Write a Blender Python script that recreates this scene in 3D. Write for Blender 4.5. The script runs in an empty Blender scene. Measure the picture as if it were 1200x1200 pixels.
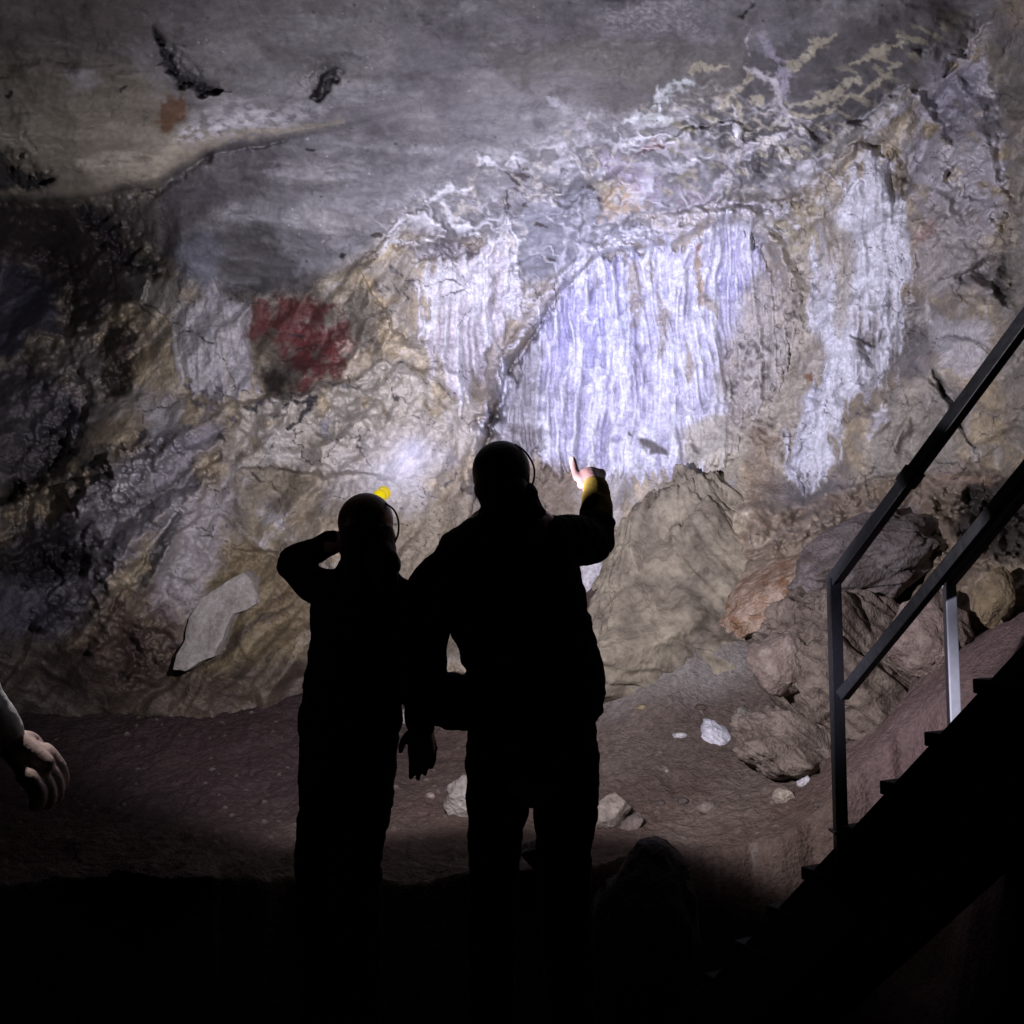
import bpy, bmesh, math, random
import numpy as np
from mathutils import Vector, Matrix

random.seed(7)
C = bpy.context.scene.collection
F = 1177.0                 # focal length of the camera, in units of a 1200 wide picture
PITCH = math.radians(5.0)
CAM = np.array([0.0, 0.0, 1.35])
CP, SP = math.cos(PITCH), math.sin(PITCH)

def W(px, py, D):
    """point of the cave at view direction (px,py) and distance D along the view axis (scalars or arrays)"""
    x = (px - 600.0) / F * D
    u = (600.0 - py) / F * D
    return np.stack([x + CAM[0], D * CP - u * SP + CAM[1], D * SP + u * CP + CAM[2]], -1)

def V(px, py, D):
    return Vector([float(a) for a in W(float(px), float(py), float(D))])

# ------------------------------------------------------------------ noise
_rng = np.random.RandomState(11)
_perm = _rng.permutation(512).astype(np.int32)
_ang = _rng.rand(512).astype(np.float32) * 2 * math.pi
_gx, _gy = np.cos(_ang), np.sin(_ang)

def perlin(x, y, seed=0):
    x = np.asarray(x, np.float32) + seed * 17.31; y = np.asarray(y, np.float32) + seed * 9.77
    xi = np.floor(x).astype(np.int32); yi = np.floor(y).astype(np.int32)
    xf = x - xi; yf = y - yi
    u = xf * xf * xf * (xf * (xf * 6 - 15) + 10); v = yf * yf * yf * (yf * (yf * 6 - 15) + 10)
    def g(ix, iy, dx, dy):
        h = _perm[(_perm[ix & 511] + iy) & 511]
        return _gx[h] * dx + _gy[h] * dy
    a = g(xi, yi, xf, yf); b = g(xi + 1, yi, xf - 1, yf)
    c = g(xi, yi + 1, xf, yf - 1); d = g(xi + 1, yi + 1, xf - 1, yf - 1)
    return ((a + u * (b - a)) * (1 - v) + (c + u * (d - c)) * v) * 1.5

def fbm(x, y, o=4, seed=0, gain=0.5):
    s = 0; a = 1; t = 0
    for i in range(o):
        s = s + a * perlin(x * 2 ** i, y * 2 ** i, seed + i * 3); t += a; a *= gain
    return s / t

def ridged(x, y, o=4, seed=0, gain=0.5):
    s = 0; a = 1; t = 0
    for i in range(o):
        s = s + a * (1 - 2 * np.abs(perlin(x * 2 ** i, y * 2 ** i, seed + i * 3))); t += a; a *= gain
    return s / t

def cells(x, y, seed=0):
    """distance to nearest / second nearest point and a random value of the cell"""
    x = np.asarray(x, np.float32); y = np.asarray(y, np.float32)
    xi = np.floor(x).astype(np.int32); yi = np.floor(y).astype(np.int32)
    f1 = np.full(x.shape, 9.0, np.float32); f2 = f1.copy(); val = np.zeros_like(f1)
    for dx in (-1, 0, 1):
        for dy in (-1, 0, 1):
            h = _perm[(_perm[(xi + dx + seed * 31) & 511] + yi + dy) & 511]
            cx = xi + dx + 0.5 + 0.45 * _gx[h]; cy = yi + dy + 0.5 + 0.45 * _gy[h]
            d = np.hypot(cx - x, cy - y)
            near = d < f1
            f2 = np.where(near, f1, np.minimum(f2, d)); val = np.where(near, h / 511.0, val); f1 = np.where(near, d, f1)
    return f1, f2, val

def tin(x, y, seed=0):
    """flat facets that meet in creases (random heights on a triangle net)"""
    x = np.asarray(x, np.float32); y = np.asarray(y, np.float32)
    x, y = x + y * 0.5, y * 0.866 * 1.1547
    xi = np.floor(x).astype(np.int32); yi = np.floor(y).astype(np.int32); xf = x - xi; yf = y - yi
    def g(ix, iy): return _perm[(_perm[(ix + seed * 29) & 511] + iy) & 511] / 255.5 - 1.0
    a, b, c, d = g(xi, yi), g(xi + 1, yi), g(xi, yi + 1), g(xi + 1, yi + 1)
    lo = a + (b - a) * xf + (c - a) * yf
    hi = d + (c - d) * (1 - xf) + (b - d) * (1 - yf)
    return np.where(xf + yf < 1, lo, hi)

def sstep(e0, e1, x):
    t = np.clip((x - e0) / (e1 - e0), 0, 1)
    return t * t * (3 - 2 * t)

# ------------------------------------------------------------------ polygons and lines on the rock
def poly_sd(poly, X, Y):
    P = np.array(poly, np.float32); n = len(P)
    d = np.full(X.shape, 1e9, np.float32); ins = np.zeros(X.shape, bool)
    for i in range(n):
        ax, ay = P[i]; bx, by = P[(i + 1) % n]
        ex, ey = bx - ax, by - ay
        t = np.clip(((X - ax) * ex + (Y - ay) * ey) / (ex * ex + ey * ey + 1e-9), 0, 1)
        d = np.minimum(d, np.hypot(X - ax - t * ex, Y - ay - t * ey))
        if ey != 0:
            c = (ay > Y) != (by > Y)
            ins ^= c & (X < ex * (Y - ay) / ey + ax)
    return np.where(ins, -d, d)

def line_sd(line, X, Y):
    """distance, signed side (>0 right hand of the travel direction, downwards for a line going right) and running parameter"""
    P = np.array(line, np.float32)
    d = np.full(X.shape, 1e9, np.float32); s = np.zeros(X.shape, np.float32); tt = s.copy()
    for i in range(len(P) - 1):
        ax, ay = P[i]; bx, by = P[i + 1]
        ex, ey = bx - ax, by - ay
        t = np.clip(((X - ax) * ex + (Y - ay) * ey) / (ex * ex + ey * ey + 1e-9), 0, 1)
        q = np.hypot(X - ax - t * ex, Y - ay - t * ey)
        side = np.sign(ex * (Y - ay) - ey * (X - ax))
        m = q < d
        d = np.where(m, q, d); s = np.where(m, side, s); tt = np.where(m, (i + t) / (len(P) - 1), tt)
    return d, s, tt

def rbf(pts, X, Y, reg=2e-5):
    P = np.array(pts, np.float64); n = len(P)
    sc = 1.0 / max(np.ptp(P[:, 0]), np.ptp(P[:, 1]))
    p = P[:, :2] * sc
    def k(r): return np.where(r > 1e-9, r * r * np.log(r + 1e-12), 0)
    A = np.zeros((n + 3, n + 3)); r = np.hypot(p[:, None, 0] - p[None, :, 0], p[:, None, 1] - p[None, :, 1])
    A[:n, :n] = k(r) + np.eye(n) * reg; A[:n, n] = 1; A[:n, n + 1:] = p; A[n, :n] = 1; A[n + 1:, :n] = p.T
    w = np.linalg.solve(A, np.concatenate([P[:, 2], [0, 0, 0]]))
    out = w[n] + w[n + 1] * X * sc + w[n + 2] * Y * sc
    for i in range(n):
        out = out + w[i] * k(np.hypot(X * sc - p[i, 0], Y * sc - p[i, 1]))
    return out

def axis(a, b, step, lo, hi, grow=1.07):
    m = list(np.arange(a, b + step * 0.5, step))
    s = step; x = a; left = []
    while x > lo: s *= grow; x -= s; left.append(x)
    s = step; x = m[-1]; right = []
    while x < hi: s *= grow; x += s; right.append(x)
    return np.array(left[::-1] + m + right)

def upsample(fn, gx, gy, n=170):
    cx = np.interp(np.linspace(0, len(gx) - 1, n), np.arange(len(gx)), gx)
    cy = np.interp(np.linspace(0, len(gy) - 1, n), np.arange(len(gy)), gy)
    XX, YY = np.meshgrid(cx, cy)
    Z = fn(XX, YY)
    tmp = np.stack([np.interp(gx, cx, row) for row in Z])
    return np.stack([np.interp(gy, cy, tmp[:, i]) for i in range(len(gx))], 1)

# ------------------------------------------------------------------ materials
def nodes_of(name):
    m = bpy.data.materials.new(name); m.use_nodes = True
    nt = m.node_tree
    return m, nt, nt.nodes, nt.links, nt.nodes['Principled BSDF']

def rock_material(name, rough=0.75, fine=1.0, contrast=1.0, use_attr=True, col=(0.3, 0.27, 0.22), col2=None, spec=0.3, scale=1.0):
    m, nt, N, L, b = nodes_of(name)
    tc = N.new('ShaderNodeTexCoord')
    n1 = N.new('ShaderNodeTexNoise'); n1.inputs['Scale'].default_value = 38 * scale; n1.inputs['Detail'].default_value = 8; n1.inputs['Roughness'].default_value = 0.68
    n2 = N.new('ShaderNodeTexNoise'); n2.inputs['Scale'].default_value = 7 * scale; n2.inputs['Detail'].default_value = 6; n2.inputs['Roughness'].default_value = 0.6
    vo = N.new('ShaderNodeTexVoronoi'); vo.inputs['Scale'].default_value = 55 * scale
    for n in (n1, n2, vo): L.new(tc.outputs['Object'], n.inputs['Vector'])
    # colour variation
    r1 = N.new('ShaderNodeValToRGB'); r1.color_ramp.elements[0].position = 0.3; r1.color_ramp.elements[0].color = tuple(1 - contrast * q for q in (0.26, 0.27, 0.28)) + (1,)
    r1.color_ramp.elements[1].position = 0.72; r1.color_ramp.elements[1].color = tuple(1 + contrast * q for q in (0.16, 0.16, 0.15)) + (1,)
    L.new(n1.outputs['Fac'], r1.inputs['Fac'])
    mul = N.new('ShaderNodeMix'); mul.data_type = 'RGBA'; mul.blend_type = 'MULTIPLY'; mul.inputs['Factor'].default_value = 0.85
    if use_attr:
        at = N.new('ShaderNodeAttribute'); at.attribute_name = 'Col'
        L.new(at.outputs['Color'], mul.inputs['A'])
    else:
        c2 = col2 or tuple(c * 0.5 for c in col)
        mx = N.new('ShaderNodeMix'); mx.data_type = 'RGBA'
        mx.inputs['A'].default_value = (*c2, 1); mx.inputs['B'].default_value = (*col, 1)
        r2 = N.new('ShaderNodeValToRGB'); r2.color_ramp.elements[0].position = 0.36; r2.color_ramp.elements[1].position = 0.6
        L.new(n2.outputs['Fac'], r2.inputs['Fac']); L.new(r2.outputs['Color'], mx.inputs['Factor'])
        L.new(mx.outputs['Result'], mul.inputs['A'])
    L.new(r1.outputs['Color'], mul.inputs['B'])
    L.new(mul.outputs['Result'], b.inputs['Base Color'])
    mrr = N.new('ShaderNodeMapRange'); mrr.inputs['From Min'].default_value = 0.35; mrr.inputs['From Max'].default_value = 0.65; mrr.inputs['To Min'].default_value = max(0.25, rough - 0.28); mrr.inputs['To Max'].default_value = min(1, rough + 0.2)
    L.new(n2.outputs['Fac'], mrr.inputs['Value']); L.new(mrr.outputs['Result'], b.inputs['Roughness'])
    b.inputs['Specular IOR Level'].default_value = spec
    ad = N.new('ShaderNodeMath'); ad.operation = 'MULTIPLY_ADD'; ad.inputs[1].default_value = 0.5
    L.new(n1.outputs['Fac'], ad.inputs[0]); L.new(n2.outputs['Fac'], ad.inputs[2])
    ad2 = N.new('ShaderNodeMath'); ad2.operation = 'MULTIPLY_ADD'; ad2.inputs[1].default_value = 0.18
    L.new(vo.outputs['Distance'], ad2.inputs[0]); L.new(ad.outputs[0], ad2.inputs[2])
    bp = N.new('ShaderNodeBump'); bp.inputs['Strength'].default_value = 0.55 * fine; bp.inputs['Distance'].default_value = 0.035
    L.new(ad2.outputs[0], bp.inputs['Height']); L.new(bp.outputs['Normal'], b.inputs['Normal'])
    return m

def simple(name, col, rough=0.8, metal=0.0, spec=0.3, noise=0.25, scale=60, bump=0.2):
    m, nt, N, L, b = nodes_of(name)
    tc = N.new('ShaderNodeTexCoord'); n = N.new('ShaderNodeTexNoise'); n.inputs['Scale'].default_value = scale; n.inputs['Detail'].default_value = 5
    L.new(tc.outputs['Object'], n.inputs['Vector'])
    mx = N.new('ShaderNodeMix'); mx.data_type = 'RGBA'
    mx.inputs['A'].default_value = (*[c * (1 - noise) for c in col], 1); mx.inputs['B'].default_value = (*[min(1, c * (1 + noise)) for c in col], 1)
    L.new(n.outputs['Fac'], mx.inputs['Factor']); L.new(mx.outputs['Result'], b.inputs['Base Color'])
    b.inputs['Roughness'].default_value = rough; b.inputs['Metallic'].default_value = metal; b.inputs['Specular IOR Level'].default_value = spec
    bp = N.new('ShaderNodeBump'); bp.inputs['Strength'].default_value = bump; bp.inputs['Distance'].default_value = 0.01
    L.new(n.outputs['Fac'], bp.inputs['Height']); L.new(bp.outputs['Normal'], b.inputs['Normal'])
    return m

M_rock = rock_material('cave rock', rough=0.58, spec=0.4, fine=1.0, contrast=1.7)
M_ceil = rock_material('cave ceiling rock', rough=0.66, spec=0.3, fine=0.45, scale=0.8)
M_dirt = rock_material('cave dirt', rough=0.9, spec=0.15, fine=1.7, contrast=1.8)
M_black = simple('black cloth', (0.012, 0.012, 0.014), 0.95, spec=0.1)
M_trous = simple('dark trousers cloth', (0.011, 0.011, 0.013), 0.95, spec=0.1)
M_yellow = simple('mustard cloth', (0.40, 0.28, 0.06), 0.9, spec=0.1, noise=0.3, scale=120)
M_white = simple('pale cloth', (0.85, 0.84, 0.83), 0.9, spec=0.1, noise=0.08)
M_skin = simple('skin', (0.55, 0.32, 0.30), 0.5, spec=0.35, noise=0.12, scale=90)
M_skin2 = simple('pale skin', (0.72, 0.54, 0.49), 0.5, spec=0.35, noise=0.08, scale=90)
M_hair = simple('brown hair', (0.05, 0.022, 0.012), 0.6, spec=0.3, noise=0.5, scale=160)
M_helm = simple('dark helmet shell', (0.02, 0.02, 0.022), 0.5, spec=0.3, noise=0.1)
M_helm2 = simple('orange brown helmet shell', (0.16, 0.05, 0.012), 0.45, spec=0.4, noise=0.15)
M_rub = simple('black rubber', (0.012, 0.012, 0.012), 0.6, noise=0.2)
M_steel = simple('painted dark steel', (0.008, 0.008, 0.012), 0.45, spec=0.45, noise=0.3, scale=30)
M_steel_lit = simple('lit toned steel', (0.6, 0.62, 0.72), 0.5, metal=0.0, spec=0.5, noise=0.2, scale=30)  # paler copy of the rail steel, lamp light on the post put into colour
M_tread = simple('dark stair tread', (0.010, 0.010, 0.011), 0.85, noise=0.4, scale=40)

def emit(name, col, strength):
    m = bpy.data.materials.new(name); m.use_nodes = True
    nt = m.node_tree; nt.nodes.clear()
    o = nt.nodes.new('ShaderNodeOutputMaterial'); e = nt.nodes.new('ShaderNodeEmission')
    e.inputs['Color'].default_value = (*col, 1); e.inputs['Strength'].default_value = strength
    nt.links.new(e.outputs[0], o.inputs['Surface'])
    return m

# ------------------------------------------------------------------ object helpers
def link(o, parent=None):
    C.objects.link(o)
    if parent is not None: o.parent = parent
    return o

def tag(o, label, cat, group=None):
    o['label'] = label; o['category'] = cat
    if group: o['group'] = group
    return o

def empty(name, loc, label, cat, group=None):
    o = bpy.data.objects.new(name, None); C.objects.link(o); o.location = loc; o.empty_display_size = 0.1
    return tag(o, label, cat, group)

def mesh_obj(name, bm, mat, parent=None, smooth=True, origin=None):
    """bm in world coordinates; the object is placed at its parent's origin (or at origin)"""
    me = bpy.data.meshes.new(name)
    o0 = parent_world(parent) if parent is not None else (Vector(origin) if origin is not None else Vector((0, 0, 0)))
    bmesh.ops.translate(bm, verts=bm.verts, vec=-o0)
    bm.to_mesh(me); bm.free()
    me.materials.append(mat)
    if smooth: me.polygons.foreach_set('use_smooth', [True] * len(me.polygons))
    o = bpy.data.objects.new(name, me); link(o, parent)
    if parent is None: o.location = o0
    return o

def parent_world(p):
    v = Vector((0, 0, 0))
    while p is not None:
        v += p.location; p = p.parent
    return v

def np_mesh(name, verts, faces, mat, cols=None, smooth=True):
    me = bpy.data.meshes.new(name)
    me.vertices.add(len(verts)); me.vertices.foreach_set('co', verts.astype(np.float32).ravel())
    nf, k = faces.shape
    me.loops.add(nf * k); me.loops.foreach_set('vertex_index', faces.astype(np.int32).ravel())
    me.polygons.add(nf)
    me.polygons.foreach_set('loop_start', np.arange(0, nf * k, k, dtype=np.int32))
    me.polygons.foreach_set('loop_total', np.full(nf, k, np.int32))
    me.polygons.foreach_set('use_smooth', np.full(nf, smooth, bool))
    me.update(calc_edges=True)
    if cols is not None:
        a = me.color_attributes.new('Col', 'FLOAT_COLOR', 'POINT')
        rgba = np.ones((len(verts), 4), np.float32); rgba[:, :3] = cols
        a.data.foreach_set('color', rgba.ravel())
    me.materials.append(mat)
    o = bpy.data.objects.new(name, me); C.objects.link(o)
    return o

def grid_faces(ny, nx):
    i = np.arange(ny * nx).reshape(ny, nx)
    return np.stack([i[:-1, :-1], i[1:, :-1], i[1:, 1:], i[:-1, 1:]], -1).reshape(-1, 4)

def submesh(verts, cols, faces):
    u, inv = np.unique(faces, return_inverse=True)
    return verts[u], cols[u], inv.reshape(faces.shape)

#==CAVE==
# ------------------------------------------------------------------ the cave shell: ceiling and wall
gx = axis(-40, 1240, 1.55, -1000, 2200)
gy = axis(-40, 880, 1.55, -950, 1100)
X, Y = np.meshgrid(gx, gy)
X = X.astype(np.float32); Y = Y.astype(np.float32)

depth_pts = [
 # flowstone wall
 (600,430,8.0),(640,480,8.05),(700,400,8.15),(800,400,8.15),(880,320,8.0),(740,310,8.1),(640,545,7.9),(760,560,7.9),(900,450,7.8),
 (950,400,7.55),(950,550,7.4),(1000,300,7.4),(1050,200,7.0),(1100,100,6.7),(1150,40,6.4),(1100,350,6.6),(1150,250,6.2),(1200,300,5.8),
 (1200,100,5.9),(1050,450,6.9),(1150,480,6.2),(1000,540,7.0),(1100,560,6.4),(1200,520,5.8),(900,600,7.2),(960,620,6.8),(1030,640,6.5),
 (1100,640,6.0),(860,700,7.0),(1200,650,5.5),(1100,750,5.9),(960,740,6.6),(700,640,7.7),(760,640,7.7),(700,720,7.6),(800,720,7.5),
 (700,800,7.8),(800,800,7.6),(900,800,7.0),(1200,800,5.4),
 # left of the crevice
 (560,470,7.5),(540,400,7.55),(500,350,7.6),(450,450,7.35),(480,540,7.2),(400,520,7.15),(350,480,7.2),(350,400,7.5),(300,350,7.6),
 (250,400,7.25),(230,460,7.15),(300,520,7.1),(300,600,7.0),(250,650,6.9),(350,650,7.0),(450,650,7.1),(550,600,7.35),(300,760,7.05),
 (200,760,6.85),(600,700,7.6),(450,760,7.3),(450,860,7.5),(250,860,7.2),(50,860,7.0),
 (150,450,7.1),(150,380,7.4),(100,330,7.9),(50,300,8.4),(30,360,8.2),(60,430,7.5),(100,520,6.9),(40,560,7.1),(120,600,6.4),(60,700,6.7),
 (150,680,6.6),(100,770,6.7),(-60,400,8.2),(-60,600,6.5),
 # ceiling
 (200,260,6.6),(300,260,6.9),(400,230,6.9),(400,300,7.35),(500,230,7.2),(560,260,7.5),(620,310,7.85),(650,250,7.5),(720,200,7.2),
 (800,200,7.2),(900,180,6.9),(1000,120,6.5),(1100,40,6.1),(600,150,6.5),(600,60,5.6),(600,0,5.1),(400,120,5.9),(400,0,4.9),(800,80,6.0),
 (800,0,5.3),(1000,20,5.6),(0,200,5.6),(100,200,5.7),(200,180,5.9),(300,150,6.0),(0,100,4.9),(100,50,4.7),(200,60,5.1),(300,80,5.5),
 (0,0,4.2),(200,0,4.5),(1200,0,5.5),
 # beyond the picture
 (-900,300,3.4),(-900,800,3.4),(2100,300,2.6),(2100,800,2.6),(600,-900,2.3),(-900,-900,1.8),(2100,-900,1.8),(0,-450,3.0),(1200,-450,3.1),
 (600,-400,3.2),(-450,200,4.6),(-450,700,4.6),(1600,300,4.1),(1600,700,4.0),(600,1100,8.0),(-300,1100,6.5),(1500,1100,4.5),
]
D = upsample(lambda a, b: rbf(depth_pts, a, b), gx, gy, 190).astype(np.float32)
D = np.maximum(D, 1.2)

# warped coordinates so that no edge on the rock is a clean curve
wx = 15 * fbm(X / 95, Y / 95, 2, 1) + 8 * fbm(X / 34, Y / 34, 2, 4) + 4.5 * fbm(X / 12, Y / 12, 2, 5)
wy = 15 * fbm(X / 95, Y / 95, 2, 2) + 8 * fbm(X / 34, Y / 34, 2, 7) + 4.5 * fbm(X / 12, Y / 12, 2, 6)
wxs = 15 * fbm(X / 95, Y / 95, 2, 1) + 6 * fbm(X / 40, Y / 40, 1, 4); wys = 15 * fbm(X / 95, Y / 95, 2, 2) + 6 * fbm(X / 40, Y / 40, 1, 7)
XW, YW = X + wx, Y + wy
XS, YS = X + 0.4 * wx, Y + 0.4 * wy      # little warped
XL, YL = X + 0.2 * wx, Y + 0.2 * wy
n_big = fbm(X / 170, Y / 150, 4, 20)
n_mid = fbm(X / 55, Y / 50, 4, 21)
n_sml = fbm(X / 17, Y / 16, 3, 22)
n_fin = fbm(X / 6, Y / 6, 2, 23)

ceil_poly = [(-1500,238),(0,236),(100,232),(190,214),(205,300),(260,345),(330,345),(420,302),(455,272),(560,275),(620,336),(665,318),(700,292),(780,272),(830,243),
             (905,226),(960,205),(1020,150),(1090,85),(1165,15),(1300,-180),(2600,-900),(2600,-1500),(-1500,-1500)]
cdist = poly_sd(ceil_poly, XS, YS)
ceil_m = sstep(14, -14, cdist)

H = np.zeros_like(D)      # relief towards the chamber, metres
rough_amt = 1 - 0.6 * ceil_m
H += 0.20 * n_big + 0.05 * n_mid + 0.012 * n_sml * rough_amt + 0.007 * n_fin * rough_amt
TX, TY = X + 0.8 * wxs, Y + 0.8 * wys
lx, ly = TX * 0.79 - TY * 0.61, TX * 0.61 + TY * 0.79
kL = sstep(600, 440, X)
tL = 0.20 * tin(lx / 130, ly / 58, 1) + 0.09 * tin(lx / 58, ly / 25, 2) + 0.035 * tin(lx / 24, ly / 12, 3)
tR = 0.17 * tin(TX / 60, TY / 95, 4) + 0.09 * tin(TX / 27, TY / 40, 5) + 0.035 * tin(TX / 12, TY / 16, 6)
tC = 0.10 * tin((TX + TY) / 170, (TY - TX * 0.4) / 80, 7) + 0.05 * tin((TX + TY) / 70, (TY - TX * 0.4) / 34, 8)
H += (1 - ceil_m) * (tL * kL + tR * (1 - kL)) * (0.8 + 0.5 * n_big) + ceil_m * tC
TXc, TYc = X + 0.5 * wxs, Y + 0.5 * wys
# broken, blocky faces on the wall
f1, f2, cv = cells(TXc / 62, TYc / 55, 3)
blk = sstep(0.0, 0.25, f2 - f1)
left_m = sstep(620, 520, X) * (1 - ceil_m)
right_m = sstep(900, 990, X) * (1 - ceil_m)
H += (cv - 0.5) * 0.08 * blk * (0.35 + 0.65 * np.maximum(left_m, right_m)) * (1 - 0.75 * ceil_m)
g1, g2, gv = cells(TXc / 27, TYc / 20, 8)
H += (gv - 0.5) * 0.028 * sstep(0, 0.2, g2 - g1) * np.clip(1 - ceil_m, 0.15, 1) * sstep(-0.1, 0.25, n_mid)
# shallow scallops of the ceiling
h1, h2, hv = cells(XW / 95, YW / 60, 12)
H += ceil_m * 0.05 * (h1 - 0.4)
H += ceil_m * 0.02 * ridged(X / 60 + wy / 40, Y / 22, 3, 40)

lip = [(-1200,250),(-200,240),(0,232),(60,232),(130,222),(190,209),(215,196),(240,179),(280,172),(330,160),(400,148),(480,126),(560,110)]
d, s, t = line_sd(lip, XL, YL)
below = sstep(-4, 5, d * s)
amp = np.interp(X, [-1000, 0, 160, 240, 330, 450, 520], [1.5, 1.5, 1.4, 0.9, 0.45, 0.15, 0.0])
H -= amp * below * np.exp(-np.maximum(d * s, 0) / 230.0)
H += amp * 0.10 * np.exp(-((d * s + 14) / 16.0) ** 2)           # rounded rim

crev = [(560,560),(568,520),(575,485),(586,455),(604,424),(622,396),(636,368),(664,332),(700,302),(738,292),(782,285),(830,262),(870,258),(905,292),(925,350)]
d, s, t = line_sd(crev, XS, YS)
inside = sstep(-3, 3, d * s)
H -= 0.42 * inside * np.exp(-np.maximum(d * s, 0) / 75.0) * np.interp(X, [560, 640, 800, 905, 925], [1.0, 0.9, 0.55, 0.25, 0.1])
H += 0.16 * np.exp(-((d * s + 9) / 9.0) ** 2) * np.clip(0.9 + 0.8 * n_sml, 0.3, 1.4)

def ridge(line, w, h, ragged=0.4):
    global H
    x0 = min(p[0] for p in line) - 5 * w - 25; x1 = max(p[0] for p in line) + 5 * w + 25
    y0 = min(p[1] for p in line) - 5 * w - 25; y1 = max(p[1] for p in line) + 5 * w + 25
    ii = np.searchsorted(gy, [y0, y1]); jj = np.searchsorted(gx, [x0, x1])
    S = np.s_[ii[0]:ii[1], jj[0]:jj[1]]
    if H[S].size == 0: return
    d, s, t = line_sd(line, X[S] + 0.75 * wx[S], Y[S] + 0.75 * wy[S])
    ww = w * np.clip(1 + 1.1 * n_sml[S] + 0.6 * n_mid[S], 0.3, 2) * (0.3 + 0.7 * np.sin(np.clip(t, 0.03, 0.97) * math.pi))
    H[S] += h * np.clip(0.85 + 0.9 * n_sml[S], 0.2, 1.3) * np.exp(-np.where(d * s > 0, d / ww, d / (1.8 * ww)) ** 2)

def ledge(line, h, decay, soft=4):
    """rock on the right-hand (lower) side of the line stands h nearer and fades over decay"""
    global H
    d, s, t = line_sd(line, XW, YW)
    sd = d * s
    ends = np.sin(np.clip(t, 0.0, 1.0) * math.pi) ** 0.5 * np.clip(0.75 + 1.2 * n_mid + 0.6 * n_sml, 0.05, 1.4)
    H += h * ends * sstep(-soft, soft, sd) * np.exp(-np.maximum(sd, 0) / decay)

# ledge under the red stain and other shelves
ledge([(200,470),(290,463),(360,456),(400,442),(440,428),(545,438)], 0.22, 110)
ledge([(275,556),(350,553),(450,560),(545,556)], -0.22, 90)
ledge([(395,320),(420,300),(440,350),(470,400),(500,420)], 0.12, 50)
ledge([(240,660),(300,650),(380,640),(480,650)], -0.1, 80)
ledge([(120,560),(180,520),(240,530)], 0.14, 60)
ledge([(90,640),(150,590),(260,520)], -0.16, 60)
ledge([(130,720),(180,650),(240,590)], -0.18, 70)
ledge([(20,620),(90,560),(140,520)], 0.2, 80)
ledge([(0,390),(75,392),(85,330),(40,300)], -0.25, 80)
ledge([(75,395),(110,470),(70,560),(0,600)], -0.4, 90)
ledge([(1010,160),(1060,180),(1068,320),(1060,430)], -0.16, 60)
ledge([(1060,235),(1105,215),(1150,190)], -0.15, 70)
ledge([(1165,60),(1180,150),(1185,260),(1170,340)], -0.3, 60)
ledge([(1060,440),(1080,430),(1110,470),(1125,510)], 0.12, 60)
ledge([(860,600),(950,585),(1010,560),(1080,555)], 0.2, 90)
ledge([(1000,400),(1040,470),(1010,500),(985,540)], 0.1, 40)
ledge([(400,270),(450,265),(500,270),(560,285)], -0.12, 40)
ledge([(560,300),(595,265),(612,330)], -0.1, 40)
ledge([(690,255),(760,265),(820,235),(900,222)], 0.14, 45)
ledge([(640,260),(690,215),(700,250)], 0.12, 40)
ledge([(760,180),(800,165),(850,140),(900,160),(940,200)], 0.12, 40)
ledge([(1110,330),(1160,300),(1200,330)], -0.2, 60)
ledge([(180,300),(170,345),(130,380)], 0.25, 40)
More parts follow.
